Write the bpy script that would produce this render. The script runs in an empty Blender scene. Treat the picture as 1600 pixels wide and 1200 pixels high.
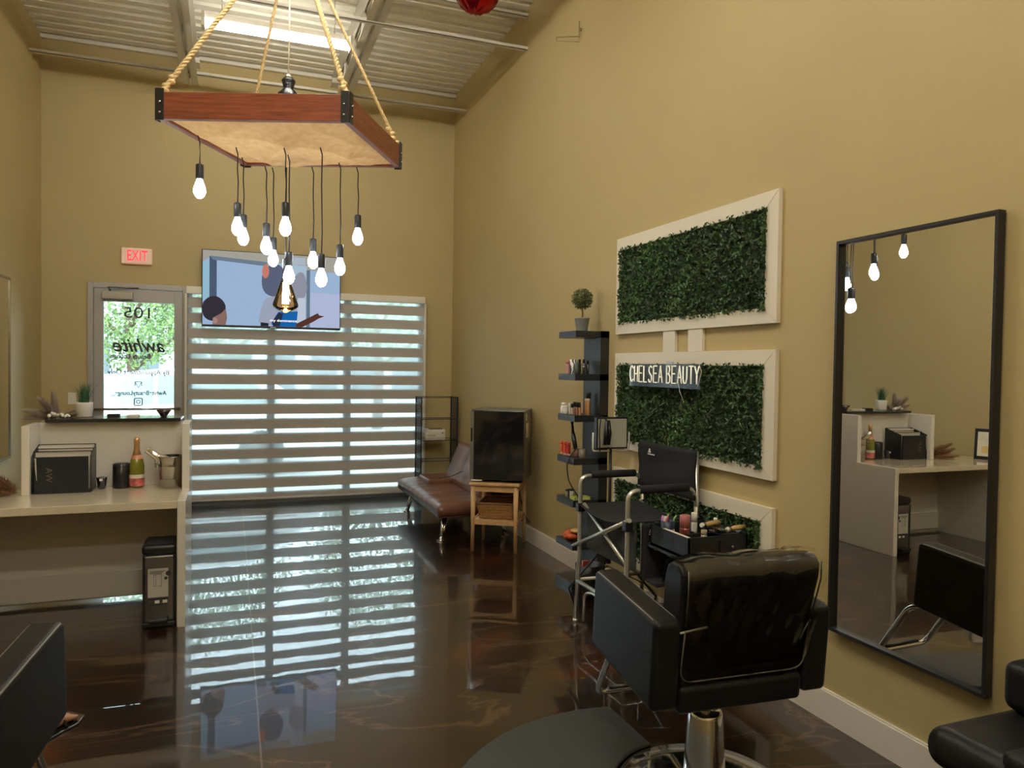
import bpy, bmesh, math, random
from math import sin, cos, pi, radians
from mathutils import Vector, Matrix, Quaternion

random.seed(7)
S = bpy.context.scene
COL = S.collection

# ------------------------------------------------------------------ camera
yaw, pit, rol = 0.361046618, -0.0233219565, 0.0143232652
fw = Vector((sin(yaw) * cos(pit), cos(yaw) * cos(pit), sin(pit)))
rt = Vector((cos(yaw), -sin(yaw), 0)); up = rt.cross(fw)
r2 = cos(rol) * rt + sin(rol) * up; u2 = -sin(rol) * rt + cos(rol) * up
cam_d = bpy.data.cameras.new('camera'); cam = bpy.data.objects.new('camera', cam_d); COL.objects.link(cam)
cam.matrix_world = Matrix(((r2.x, u2.x, -fw.x, 0), (r2.y, u2.y, -fw.y, 0), (r2.z, u2.z, -fw.z, 1.5), (0, 0, 0, 1)))
cam_d.sensor_fit = 'HORIZONTAL'; cam_d.sensor_width = 36; cam_d.lens = 1160.08 / 1600 * 36
cam_d.clip_start = 0.02; cam_d.clip_end = 300
S.camera = cam

# ------------------------------------------------------------------ view and world
S.view_settings.view_transform = 'Standard'; S.view_settings.look = 'None'
S.view_settings.gamma = 1; S.view_settings.use_curve_mapping = False
S.view_settings.exposure = 0.56
S.cycles.max_bounces = 8; S.cycles.diffuse_bounces = 4; S.cycles.glossy_bounces = 5
S.cycles.transparent_max_bounces = 16; S.cycles.transmission_bounces = 6
S.cycles.sample_clamp_indirect = 6; S.cycles.caustics_reflective = False; S.cycles.caustics_refractive = False
S.cycles.use_denoising = True
TUBE = 66.0         # radiance of the ceiling tubes
BULB = 22.0         # radiance of the filament bulbs
world = bpy.data.worlds.new('world'); S.world = world; world.use_nodes = True
wn = world.node_tree.nodes; wl = world.node_tree.links; wn.clear()
wo = wn.new('ShaderNodeOutputWorld'); bg = wn.new('ShaderNodeBackground')
tc = wn.new('ShaderNodeTexCoord'); sp = wn.new('ShaderNodeSeparateXYZ'); rp = wn.new('ShaderNodeValToRGB')
rp.color_ramp.elements[0].position = 0.0; rp.color_ramp.elements[0].color = (0.80, 0.90, 0.93, 1)
rp.color_ramp.elements[1].position = 0.6; rp.color_ramp.elements[1].color = (0.62, 0.80, 0.95, 1)
wl.new(tc.outputs['Generated'], sp.inputs[0]); wl.new(sp.outputs[2], rp.inputs[0]); wl.new(rp.outputs[0], bg.inputs[0])
bg.inputs[1].default_value = 8.0; wl.new(bg.outputs[0], wo.inputs[0])

# ------------------------------------------------------------------ materials
MATS = {}
def mat(name, col=(0.5, 0.5, 0.5), rough=0.5, metal=0.0, coat=0.0, emis=None, es=0.0, spec=0.5, noise=0.0, nscale=8.0, bump=0.0, bscale=60.0, alpha=None):
    if name in MATS: return MATS[name]
    m = bpy.data.materials.new(name); m.use_nodes = True; MATS[name] = m
    nt = m.node_tree; b = nt.nodes['Principled BSDF']
    b.inputs['Base Color'].default_value = (*col, 1); b.inputs['Roughness'].default_value = rough
    b.inputs['Metallic'].default_value = metal; b.inputs['Coat Weight'].default_value = coat
    b.inputs['Specular IOR Level'].default_value = spec
    if coat: b.inputs['Coat Roughness'].default_value = 0.05
    if emis: b.inputs['Emission Color'].default_value = (*emis, 1); b.inputs['Emission Strength'].default_value = es
    if alpha is not None: b.inputs['Alpha'].default_value = alpha
    if noise or bump:
        t = nt.nodes.new('ShaderNodeTexCoord')
    if noise:
        n = nt.nodes.new('ShaderNodeTexNoise'); n.inputs['Scale'].default_value = nscale; n.inputs['Detail'].default_value = 4
        r = nt.nodes.new('ShaderNodeValToRGB')
        r.color_ramp.elements[0].position = 0.3; r.color_ramp.elements[1].position = 0.7
        r.color_ramp.elements[0].color = (*[c * (1 - noise) for c in col], 1)
        r.color_ramp.elements[1].color = (*[min(1, c * (1 + noise)) for c in col], 1)
        nt.links.new(t.outputs['Object'], n.inputs['Vector']); nt.links.new(n.outputs['Fac'], r.inputs[0]); nt.links.new(r.outputs[0], b.inputs['Base Color'])
    if bump:
        n = nt.nodes.new('ShaderNodeTexNoise'); n.inputs['Scale'].default_value = bscale; n.inputs['Detail'].default_value = 5
        bp = nt.nodes.new('ShaderNodeBump'); bp.inputs['Strength'].default_value = bump; bp.inputs['Distance'].default_value = 0.01
        nt.links.new(t.outputs['Object'], n.inputs['Vector']); nt.links.new(n.outputs['Fac'], bp.inputs['Height']); nt.links.new(bp.outputs[0], b.inputs['Normal'])
    return m

def emit(name, col, s):
    if name in MATS: return MATS[name]
    m = bpy.data.materials.new(name); m.use_nodes = True; MATS[name] = m
    nt = m.node_tree; nt.nodes.clear(); o = nt.nodes.new('ShaderNodeOutputMaterial'); e = nt.nodes.new('ShaderNodeEmission')
    e.inputs[0].default_value = (*col, 1); e.inputs[1].default_value = s; nt.links.new(e.outputs[0], o.inputs[0]); return m

def clear_mat(name, tint=(1, 1, 1), refl=0.08, rough=0.02):
    m = bpy.data.materials.new(name); m.use_nodes = True; MATS[name] = m
    nt = m.node_tree; nt.nodes.clear(); o = nt.nodes.new('ShaderNodeOutputMaterial')
    t = nt.nodes.new('ShaderNodeBsdfTransparent'); g = nt.nodes.new('ShaderNodeBsdfGlossy'); x = nt.nodes.new('ShaderNodeMixShader')
    lw = nt.nodes.new('ShaderNodeFresnel'); lw.inputs[0].default_value = 1.5
    mu = nt.nodes.new('ShaderNodeMath'); mu.operation = 'ADD'; mu.inputs[1].default_value = refl - 0.04
    t.inputs[0].default_value = (*tint, 1); g.inputs['Roughness'].default_value = rough
    nt.links.new(lw.outputs[0], mu.inputs[0]); nt.links.new(mu.outputs[0], x.inputs[0])
    nt.links.new(t.outputs[0], x.inputs[1]); nt.links.new(g.outputs[0], x.inputs[2]); nt.links.new(x.outputs[0], o.inputs[0]); return m

WALL = mat('wall_paint', (0.50, 0.388, 0.178), 0.62, noise=0.03, nscale=1.2, bump=0.04, bscale=120)
WHITE = mat('white_paint', (0.82, 0.76, 0.64), 0.4)
TRIMW = mat('trim_white', (0.78, 0.72, 0.62), 0.35, bump=0.02)
DESKW = mat('desk_white', (0.76, 0.71, 0.62), 0.25, coat=0.2)
TOPW = mat('worktop_cream', (0.74, 0.64, 0.48), 0.12, coat=0.5, noise=0.05, nscale=14)
DECK = mat('deck_paint', (0.90, 0.85, 0.73), 0.45, noise=0.04)
STEELW = mat('joist_paint', (0.78, 0.74, 0.64), 0.4)
BLACK = mat('black_satin', (0.012, 0.012, 0.013), 0.35)
BLKWOOD = mat('black_wood', (0.020, 0.021, 0.024), 0.3, bump=0.1, bscale=90)
VINYL = mat('black_vinyl', (0.010, 0.010, 0.010), 0.42, spec=0.24, bump=0.10, bscale=160)
VINYLW = mat('charcoal_mat', (0.040, 0.043, 0.041), 0.5, bump=0.15, bscale=220)
FABB = mat('black_canvas', (0.012, 0.012, 0.014), 0.85, bump=0.3, bscale=300)
CHROME = mat('chrome', (0.80, 0.80, 0.80), 0.08, metal=1)
STEEL = mat('brushed_steel', (0.42, 0.40, 0.37), 0.18, metal=1)
ALU = mat('aluminium_tube', (0.66, 0.64, 0.58), 0.32, metal=0.85)
LEATHER = mat('brown_leather', (0.17, 0.070, 0.040), 0.30, noise=0.25, nscale=5, bump=0.15, bscale=60)
PINE = mat('light_wood', (0.62, 0.38, 0.17), 0.4, noise=0.12, nscale=20)
DOORP = mat('door_grey', (0.42, 0.40, 0.37), 0.35, metal=0.2)
GLASS = clear_mat('pane_glass', (0.93, 0.97, 0.96), 0.08)
AMBER = clear_mat('amber_glass', (1.0, 0.74, 0.44), 0.12)
CLEARP = clear_mat('clear_plastic', (0.95, 0.93, 0.86), 0.10, 0.10)
MIRR = mat('mirror_silver', (0.80, 0.80, 0.77), 0.0, metal=1)
BULBG = emit('bulb_glow', (0.86, 0.93, 1.0), BULB)
TUBEG = emit('tube_glow', (1.0, 0.97, 0.86), TUBE)

def wood_mat():
    m = mat('red_wood', (0.30, 0.075, 0.03), 0.32); nt = m.node_tree; b = nt.nodes['Principled BSDF']
    t = nt.nodes.new('ShaderNodeTexCoord'); mp = nt.nodes.new('ShaderNodeMapping'); mp.inputs['Scale'].default_value = (2, 2, 26)
    n = nt.nodes.new('ShaderNodeTexNoise'); n.inputs['Scale'].default_value = 3; n.inputs['Detail'].default_value = 6
    r = nt.nodes.new('ShaderNodeValToRGB'); r.color_ramp.elements[0].color = (0.17, 0.04, 0.018, 1); r.color_ramp.elements[1].color = (0.36, 0.10, 0.045, 1)
    r.color_ramp.elements[0].position = 0.3; r.color_ramp.elements[1].position = 0.75
    nt.links.new(t.outputs['Object'], mp.inputs[0]); nt.links.new(mp.outputs[0], n.inputs['Vector']); nt.links.new(n.outputs['Fac'], r.inputs[0]); nt.links.new(r.outputs[0], b.inputs['Base Color'])
    return m
REDW = wood_mat()

def floor_mat():
    m = mat('floor_epoxy', (0.05, 0.02, 0.01), 0.06, coat=1.0); nt = m.node_tree; b = nt.nodes['Principled BSDF']; L = nt.links.new
    b.inputs['Coat IOR'].default_value = 1.55; b.inputs['Coat Roughness'].default_value = 0.015
    b.inputs['Roughness'].default_value = 0.28; b.inputs['Specular IOR Level'].default_value = 0.3
    t = nt.nodes.new('ShaderNodeTexCoord')
    w = nt.nodes.new('ShaderNodeTexNoise'); w.inputs['Scale'].default_value = 0.9; w.inputs['Detail'].default_value = 6; w.inputs['Distortion'].default_value = 1.4
    L(t.outputs['Object'], w.inputs['Vector'])
    r = nt.nodes.new('ShaderNodeValToRGB'); e = r.color_ramp.elements
    e[0].position = 0.30; e[0].color = (0.006, 0.003, 0.002, 1); e[1].position = 0.70; e[1].color = (0.085, 0.022, 0.006, 1)
    a = e.new(0.47); a.color = (0.015, 0.006, 0.003, 1); a = e.new(0.60); a.color = (0.022, 0.011, 0.006, 1)
    L(w.outputs['Fac'], r.inputs[0])
    # pale veins
    mp = nt.nodes.new('ShaderNodeMapping'); mp.inputs['Rotation'].default_value = (0, 0, 0.5); mp.inputs['Scale'].default_value = (0.55, 1.3, 1)
    L(t.outputs['Object'], mp.inputs[0])
    v = nt.nodes.new('ShaderNodeTexNoise'); v.inputs['Scale'].default_value = 0.8; v.inputs['Detail'].default_value = 7; v.inputs['Distortion'].default_value = 2.2
    L(mp.outputs[0], v.inputs['Vector'])
    s = nt.nodes.new('ShaderNodeMath'); s.operation = 'SUBTRACT'; s.inputs[1].default_value = 0.5; L(v.outputs['Fac'], s.inputs[0])
    ab = nt.nodes.new('ShaderNodeMath'); ab.operation = 'ABSOLUTE'; L(s.outputs[0], ab.inputs[0])
    vr = nt.nodes.new('ShaderNodeMapRange'); vr.inputs[1].default_value = 0.0; vr.inputs[2].default_value = 0.012; vr.inputs[3].default_value = 0.5; vr.inputs[4].default_value = 0.0
    L(ab.outputs[0], vr.inputs[0])
    mx = nt.nodes.new('ShaderNodeMix'); mx.data_type = 'RGBA'; mx.inputs[7].default_value = (0.16, 0.09, 0.05, 1)
    L(vr.outputs[0], mx.inputs[0]); L(r.outputs[0], mx.inputs[6])
    # saw-cut joint along the room
    sx = nt.nodes.new('ShaderNodeSeparateXYZ'); L(t.outputs['Object'], sx.inputs[0])
    j = nt.nodes.new('ShaderNodeMath'); j.operation = 'SUBTRACT'; j.inputs[1].default_value = 0.112; L(sx.outputs[0], j.inputs[0])
    j2 = nt.nodes.new('ShaderNodeMath'); j2.operation = 'ABSOLUTE'; L(j.outputs[0], j2.inputs[0])
    j3 = nt.nodes.new('ShaderNodeMath'); j3.operation = 'LESS_THAN'; j3.inputs[1].default_value = 0.0035; L(j2.outputs[0], j3.inputs[0])
    m2 = nt.nodes.new('ShaderNodeMix'); m2.data_type = 'RGBA'; m2.inputs[7].default_value = (0.12, 0.09, 0.07, 1)
    L(j3.outputs[0], m2.inputs[0]); L(mx.outputs[2], m2.inputs[6]); L(m2.outputs[2], b.inputs['Base Color'])
    n = nt.nodes.new('ShaderNodeTexNoise'); n.inputs['Scale'].default_value = 3.0; n.inputs['Detail'].default_value = 2
    bp = nt.nodes.new('ShaderNodeBump'); bp.inputs['Strength'].default_value = 0.06; bp.inputs['Distance'].default_value = 0.008
    L(t.outputs['Object'], n.inputs['Vector']); L(n.outputs['Fac'], bp.inputs['Height']); L(bp.outputs[0], b.inputs['Coat Normal'])
    return m
FLOOR = floor_mat()

def fabric_trans(name, col, tr, tcol, seethru=0.0):
    m = bpy.data.materials.new(name); m.use_nodes = True; MATS[name] = m
    nt = m.node_tree; nt.nodes.clear(); L = nt.links.new; o = nt.nodes.new('ShaderNodeOutputMaterial')
    d = nt.nodes.new('ShaderNodeBsdfDiffuse'); d.inputs[0].default_value = (*col, 1)
    t = nt.nodes.new('ShaderNodeBsdfTranslucent'); t.inputs[0].default_value = (*tcol, 1)
    x = nt.nodes.new('ShaderNodeMixShader'); x.inputs[0].default_value = tr; L(d.outputs[0], x.inputs[1]); L(t.outputs[0], x.inputs[2])
    last = x
    if seethru:
        p = nt.nodes.new('ShaderNodeBsdfTransparent'); y = nt.nodes.new('ShaderNodeMixShader'); y.inputs[0].default_value = seethru
        L(x.outputs[0], y.inputs[1]); L(p.outputs[0], y.inputs[2]); last = y
    L(last.outputs[0], o.inputs[0]); return m
BLINDOP = fabric_trans('blind_opaque', (0.52, 0.485, 0.43), 0.06, (0.5, 0.47, 0.42))
BLINDSH = fabric_trans('blind_sheer', (0.75, 0.76, 0.74), 0.6, (0.9, 0.95, 0.95), 0.66)
BURLAP = fabric_trans('burlap', (0.72, 0.47, 0.24), 0.26, (0.9, 0.60, 0.30))
def _weave():
    nt = BURLAP.node_tree; L = nt.links.new; t = nt.nodes.new('ShaderNodeTexCoord'); n = nt.nodes.new('ShaderNodeTexNoise'); n.inputs['Scale'].default_value = 26; n.inputs['Detail'].default_value = 8
    w = nt.nodes.new('ShaderNodeTexNoise'); w.inputs['Scale'].default_value = 220
    r = nt.nodes.new('ShaderNodeValToRGB'); r.color_ramp.elements[0].position = .3; r.color_ramp.elements[0].color = (.62, .39, .18, 1); r.color_ramp.elements[1].position = .7; r.color_ramp.elements[1].color = (.78, .54, .29, 1)
    bp = nt.nodes.new('ShaderNodeBump'); bp.inputs['Strength'].default_value = .5; bp.inputs['Distance'].default_value = .004
    L(t.outputs['Object'], n.inputs['Vector']); L(t.outputs['Object'], w.inputs['Vector']); L(n.outputs['Fac'], r.inputs[0]); L(w.outputs['Fac'], bp.inputs['Height'])
    for q in nt.nodes:
        if q.type == 'BSDF_DIFFUSE': L(r.outputs[0], q.inputs[0]); L(bp.outputs[0], q.inputs['Normal'])
_weave()

# ------------------------------------------------------------------ mesh helpers
class MB:
    def __init__(s): s.bm = bmesh.new()
    def box(s, lo, hi, M=None, mi=0):
        x0, y0, z0 = lo; x1, y1, z1 = hi
        vs = [s.bm.verts.new(v) for v in ((x0, y0, z0), (x1, y0, z0), (x1, y1, z0), (x0, y1, z0), (x0, y0, z1), (x1, y0, z1), (x1, y1, z1), (x0, y1, z1))]
        for f in ((0, 3, 2, 1), (4, 5, 6, 7), (0, 1, 5, 4), (1, 2, 6, 5), (2, 3, 7, 6), (3, 0, 4, 7)):
            fc = s.bm.faces.new([vs[i] for i in f]); fc.material_index = mi
        if M is not None:
            for v in vs: v.co = M @ v.co
        return s
    def poly(s, pts, mi=0):
        f = s.bm.faces.new([s.bm.verts.new(p) for p in pts]); f.material_index = mi; return s
    def prism(s, pts, off, mi=0):
        off = Vector(off); a = [s.bm.verts.new(p) for p in pts]; b = [s.bm.verts.new(Vector(p) + off) for p in pts]; n = len(pts)
        s.bm.faces.new(a[::-1]).material_index = mi; s.bm.faces.new(b).material_index = mi
        for i in range(n): s.bm.faces.new((a[i], a[(i + 1) % n], b[(i + 1) % n], b[i])).material_index = mi
        return s
    def lathe(s, prof, c=(0, 0, 0), n=24, M=None, mi=0, sx=1, sy=1, cap=True):
        rings = []
        for r, z in prof:
            if r < 1e-6: rings.append([s.bm.verts.new((c[0], c[1], c[2] + z))])
            else: rings.append([s.bm.verts.new((c[0] + r * sx * cos(2 * pi * i / n), c[1] + r * sy * sin(2 * pi * i / n), c[2] + z)) for i in range(n)])
        for a, b in zip(rings, rings[1:]):
            for i in range(n):
                j = (i + 1) % n
                if len(a) == 1 and len(b) == 1: continue
                if len(a) == 1: f = s.bm.faces.new((a[0], b[j], b[i]))
                elif len(b) == 1: f = s.bm.faces.new((a[i], a[j], b[0]))
                else: f = s.bm.faces.new((a[i], a[j], b[j], b[i]))
                f.material_index = mi; f.smooth = True
        if cap:
            if len(rings[0]) > 1: s.bm.faces.new(rings[0][::-1]).material_index = mi
            if len(rings[-1]) > 1: s.bm.faces.new(rings[-1]).material_index = mi
        if M is not None:
            for rg in rings:
                for v in rg: v.co = M @ v.co
        return s
    def tube(s, pts, r, n=8, mi=0, cap=True):
        pts = [Vector(p) for p in pts]; rs = r if isinstance(r, (list, tuple)) else [r] * len(pts)
        t = (pts[1] - pts[0]).normalized(); a = t.orthogonal().normalized(); rings = []
        for k, p in enumerate(pts):
            if k == 0: d = pts[1] - pts[0]
            elif k == len(pts) - 1: d = pts[-1] - pts[-2]
            else: d = (pts[k + 1] - p).normalized() + (p - pts[k - 1]).normalized()
            if d.length < 1e-9: d = t.copy()
            d.normalize(); a = (a - d * a.dot(d))
            if a.length < 1e-6: a = d.orthogonal()
            a.normalize(); b = d.cross(a)
            rings.append([s.bm.verts.new(p + rs[k] * (cos(2 * pi * i / n) * a + sin(2 * pi * i / n) * b)) for i in range(n)])
        for A, B in zip(rings, rings[1:]):
            for i in range(n):
                j = (i + 1) % n; f = s.bm.faces.new((A[i], A[j], B[j], B[i])); f.smooth = True; f.material_index = mi
        if cap: s.bm.faces.new(rings[0][::-1]).material_index = mi; s.bm.faces.new(rings[-1]).material_index = mi
        return s
    def ball(s, c, r, n=12, sc=(1, 1, 1), mi=0):
        prof = [(r * sin(pi * k / (n // 2 + 2)), -r * cos(pi * k / (n // 2 + 2))) for k in range(n // 2 + 3)]
        prof[0] = (0, -r); prof[-1] = (0, r)
        M = Matrix.Translation(c) @ Matrix.Diagonal((*sc, 1))
        return s.lathe(prof, n=n, M=M, mi=mi)
    def build(s, name, m, parent=None, bevel=0.0, seg=2, smooth=False, sub=0, loc=None, rot=None):
        bmesh.ops.recalc_face_normals(s.bm, faces=s.bm.faces)
        me = bpy.data.meshes.new(name); s.bm.to_mesh(me); s.bm.free()
        for mm in (m if isinstance(m, (list, tuple)) else [m]): me.materials.append(mm)
        o = bpy.data.objects.new(name, me); COL.objects.link(o)
        if parent is not None: o.parent = parent
        if loc is not None: o.location = loc
        if rot is not None: o.rotation_euler = rot
        if bevel:
            b = o.modifiers.new('b', 'BEVEL'); b.width = bevel; b.segments = seg; b.limit_method = 'ANGLE'; b.angle_limit = radians(40)
            for p in me.polygons: p.use_smooth = True
            w = o.modifiers.new('w', 'WEIGHTED_NORMAL')
        if sub:
            q = o.modifiers.new('s', 'SUBSURF'); q.levels = sub; q.render_levels = sub
        if smooth:
            for p in me.polygons: p.use_smooth = True
        return o

def arc(pts, r=0.04, n=5):
    """round the corners of a polyline"""
    P = [Vector(p) for p in pts]; out = [P[0]]
    for i in range(1, len(P) - 1):
        a, b, c = P[i - 1], P[i], P[i + 1]; d1 = (a - b); d2 = (c - b); q = min(r, d1.length * .49, d2.length * .49)
        s = b + d1.normalized() * q; e = b + d2.normalized() * q
        for k in range(n + 1):
            t = k / n; out.append((1 - t) ** 2 * s + 2 * t * (1 - t) * b + t * t * e)
    out.append(P[-1]); return out

def tag(o, label=None, cat=None, group=None, kind=None):
    if label: o['label'] = label
    if cat: o['category'] = cat
    if group: o['group'] = group
    if kind: o['kind'] = kind
    return o
def thing(name, label, cat, loc=(0, 0, 0), rz=0.0, group=None):
    o = bpy.data.objects.new(name, None); COL.objects.link(o); o.location = loc; o.rotation_euler = (0, 0, rz); o.empty_display_size = 0.1
    return tag(o, label, cat, group)
def struct(o): o['kind'] = 'structure'; return o
def dup(root, loc=None, rz=None, label=None, group=None):
    def cp(o, par):
        c = o.copy(); COL.objects.link(c); c.parent = par
        for ch in list(o.children): cp(ch, c)
        return c
    r = cp(root, None)
    if loc is not None: r.location = loc
    if rz is not None: r.rotation_euler = (0, 0, rz)
    if label: r['label'] = label
    if group: r['group'] = group
    return r

def text_obj(name, s, size, m, parent=None, M=None, extrude=0.001, align='CENTER', shear=0.0, spacing=1.0, offset=0.0, fit=None):
    cu = bpy.data.curves.new(name, 'FONT'); cu.body = s; cu.size = size; cu.extrude = extrude; cu.align_x = align; cu.align_y = 'CENTER'
    cu.shear = shear; cu.space_character = spacing; cu.offset = offset
    tmp = bpy.data.objects.new(name, cu); COL.objects.link(tmp)
    dg = bpy.context.evaluated_depsgraph_get(); dg.update()
    me = bpy.data.meshes.new_from_object(tmp.evaluated_get(dg)); bpy.data.objects.remove(tmp, do_unlink=True); bpy.data.curves.remove(cu)
    if fit and len(me.vertices):
        w = max(v.co.x for v in me.vertices) - min(v.co.x for v in me.vertices)
        for v in me.vertices: v.co.x *= fit / w
    if M is not None: me.transform(M)
    me.materials.clear(); me.materials.append(m)
    o = bpy.data.objects.new(name, me); COL.objects.link(o)
    if parent is not None: o.parent = parent
    return o
def face_M(c, rz=0.0, flip=False):
    """text standing upright at c, facing -y (turned by rz); flip mirrors it"""
    M = Matrix.Translation(c) @ Matrix.Rotation(rz, 4, 'Z') @ Matrix.Rotation(pi / 2, 4, 'X')
    if flip: M = M @ Matrix.Diagonal((-1, 1, 1, 1))
    return M

# ------------------------------------------------------------------ room shell
W, WL, D, CE, YB = 2.40, -1.73, 8.357, 4.62, -3.4     # right wall, left wall, window wall, deck, back wall
struct(MB().box((WL - .2, YB - .2, -.12), (W + .2, D + .2, 0)).build('floor', FLOOR))
struct(MB().box((W, YB, 0), (W + .15, D + .2, CE + .3)).build('wall_right', WALL))
struct(MB().box((WL - .15, YB, 0), (WL, D + .2, CE + .3)).build('wall_left', WALL))
struct(MB().box((WL - .15, YB - .15, 0), (W + .15, YB, CE + .3)).build('wall_back', WALL))
b = MB(); OX0, OX1, OZ = -1.336, 2.06, 2.28
b.box((WL, D, 0), (OX0, D + .2, CE + .3)); b.box((OX1, D, 0), (W, D + .2, CE + .3)); b.box((OX0, D, OZ), (OX1, D + .2, CE + .3))
struct(b.build('wall_front', WALL))
# corrugated roof deck
b = MB(); y = YB; prof = []
while y < D + .15:
    prof += [(y, CE), (y + .085, CE), (y + .1, CE + .042), (y + .137, CE + .042), (y + .152, CE)]; y += .1524
for i in range(len(prof) - 1):
    (y0, z0), (y1, z1) = prof[i], prof[i + 1]
    if abs(y1 - y0) + abs(z1 - z0) < 1e-4: continue
    b.poly([(WL - .1, y0, z0), (W + .1, y0, z0), (W + .1, y1, z1), (WL - .1, y1, z1)])
b.box((WL - .1, YB, CE + .06), (W + .1, D + .2, CE + .12))
struct(b.build('ceiling', DECK))
struct(MB().box((W - .014, YB, 0), (W, D, .128)).box((W - .010, YB, .128), (W, D, .136)).build('baseboard_right', TRIMW))
struct(MB().box((WL, YB, 0), (WL + .014, 4.3, .13)).build('baseboard_left', TRIMW))
struct(MB().box((WL, D - .014, 0), (OX0, D, .13)).box((OX1 + .01, D - .014, 0), (W, D, .13)).build('baseboard_front', TRIMW))
# deck edge angle and bridging bars
struct(MB().box((WL, D - .05, CE - .035), (W, D, CE)).build('trim_1', STEELW))
def joist(x, n):
    b = MB(); zb, zt = 4.27, CE - .005; y0, y1 = YB + .2, D - .22
    for s in (-1, 1):
        b.box((x + s * .012 if s > 0 else x - .072, y0, zb), (x + .072 if s > 0 else x - .012, y1, zb + .008))
        b.box((x + s * .012 - .003, y0, zb), (x + s * .012 + .003, y1, zb + .055))
        b.box((x + .012 if s > 0 else x - .072, y0 - .2, zt - .008), (x + .072 if s > 0 else x - .012, D, zt))
        b.box((x + s * .012 - .003, y0 - .2, zt - .055), (x + s * .012 + .003, D, zt))
    y = y1 - .12; k = 0
    while y > y0:
        b.tube([(x, y, zb + .02), (x, y - .28, zt - .02)], .011, 6); b.tube([(x, y - .28, zt - .02), (x, y - .56, zb + .02)], .011, 6); y -= .56
    b.tube([(x, D - .03, zt - .04), (x, y1 - .12, zb + .03)], .014, 6)
    b.box((x - .08, D - .16, zt - .10), (x + .08, D, zt - .055))
    struct(b.build('trim_%d' % n, STEELW))
joist(-.40, 2); joist(1.07, 3)
def bars(y, n, zs):
    b = MB()
    for z in zs:
        b.box((WL, y - .02, z), (W, y + .02, z + .005)); b.box((WL, y - .02, z), (W, y - .015, z + .03))
    struct(b.build('trim_%d' % n, STEELW))
bars(7.90, 4, (4.285,)); bars(6.1, 5, (4.26, 4.545))
bars(3.0, 6, (4.26, 4.545))

# storefront: door and window
def door():
    o = struct(bpy.data.objects.new('door_1', None)); COL.objects.link(o); o.location = (-.89, D, 0)
    L = lambda p: (p[0] + .89, p[1] - D, p[2])
    def bx(b, lo, hi): return b.box(L(lo), L(hi))
    y0, y1 = D - .02, D + .10
    b = MB(); bx(b, (-1.336, y0, 0), (-1.285, y1, 2.28)); bx(b, (-.475, y0, 0), (-.43, y1, 2.28)); bx(b, (-1.285, y0, 2.225), (-.475, y1, 2.28))
    b.build('door_frame', DOORP, o, .003)
    y0, y1 = D + .0, D + .045
    b = MB(); bx(b, (-1.283, y0, .01), (-1.196, y1, 2.222)); bx(b, (-.555, y0, .01), (-.477, y1, 2.222)); bx(b, (-1.196, y0, 2.093), (-.555, y1, 2.222)); bx(b, (-1.196, y0, .01), (-.555, y1, .25))
    b.build('door_leaf', DOORP, o, .003)
    bx(MB(), (-1.196, D + .018, .25), (-.555, D + .026, 2.093)).build('door_glass', GLASS, o)
    b = MB(); b.tube([L((-1.27, D - .05, 1.02)), L((-.49, D - .05, 1.02))], .012); b.tube([L((-1.25, D - .05, 1.02)), L((-1.25, D + .005, 1.02))], .012); b.tube([L((-.51, D - .05, 1.02)), L((-.51, D + .005, 1.02))], .016)
    b.build('push_bar', STEEL, o)
    b = MB(); bx(b, (-1.205, D - .07, 2.115), (-.93, D, 2.19)); c = b.build('door_closer', mat('closer_metal', (.40, .37, .32), .35, metal=.5), o, .006)
    MB().tube([L((-1.13, D - .04, 2.195)), L((-1.15, D - .05, 2.232)), L((-.88, D - .02, 2.235))], .009).build('closer_arm', STEEL, c)
    ink = mat('window_lettering', (.045, .05, .055), .6)
    def T(s, x, z, size, fit, sh=0.0, off=0.0):
        return text_obj('lettering', s, size, ink, o, face_M(L((x, D + .012, z)), flip=True), .0008, shear=sh, offset=off, fit=fit)
    T('105', -.885, 1.985, .155, .235)
    T('awhite', -.868, 1.655, .19, .475, .35, .003)
    T('Beauty Lounge', -.955, 1.548, .066, .36, 0, .0016)
    T('By Appointment Only', -.880, 1.388, .070, .56, 0, .0016)
    T('AwhiteBeautyLounge_', -.875, 1.178, .062, .50, 0, .0016)
    b = MB(); c0 = L((-.885, D + .012, 1.09))
    pts = arc([(c0[0] - .036, c0[1], c0[2] - .036), (c0[0] + .036, c0[1], c0[2] - .036), (c0[0] + .036, c0[1], c0[2] + .036), (c0[0] - .036, c0[1], c0[2] + .036), (c0[0] - .036, c0[1], c0[2] - .036)], .014)
    b.tube(pts, .005, 6); b.tube([(c0[0] + .017 * cos(a), c0[1], c0[2] + .017 * sin(a)) for a in [2 * pi * i / 14 for i in range(15)]], .004, 6); b.ball((c0[0] - .022, c0[1], c0[2] + .022), .004, 6)
    b.build('emblem', ink, o)
    b = MB(); c0 = L((-.885, D + .012, 1.262)); b.tube([(c0[0] - .03, c0[1], c0[2] + .03), (c0[0], c0[1], c0[2] - .03), (c0[0] + .03, c0[1], c0[2] + .03)], .004, 6); b.tube([(c0[0] - .03, c0[1], c0[2] - .01), (c0[0] - .03, c0[1], c0[2] + .03), (c0[0] + .03, c0[1], c0[2] + .03), (c0[0] + .03, c0[1], c0[2] - .01)], .004, 6)
    b.build('emblem', ink, o)
door()
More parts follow.
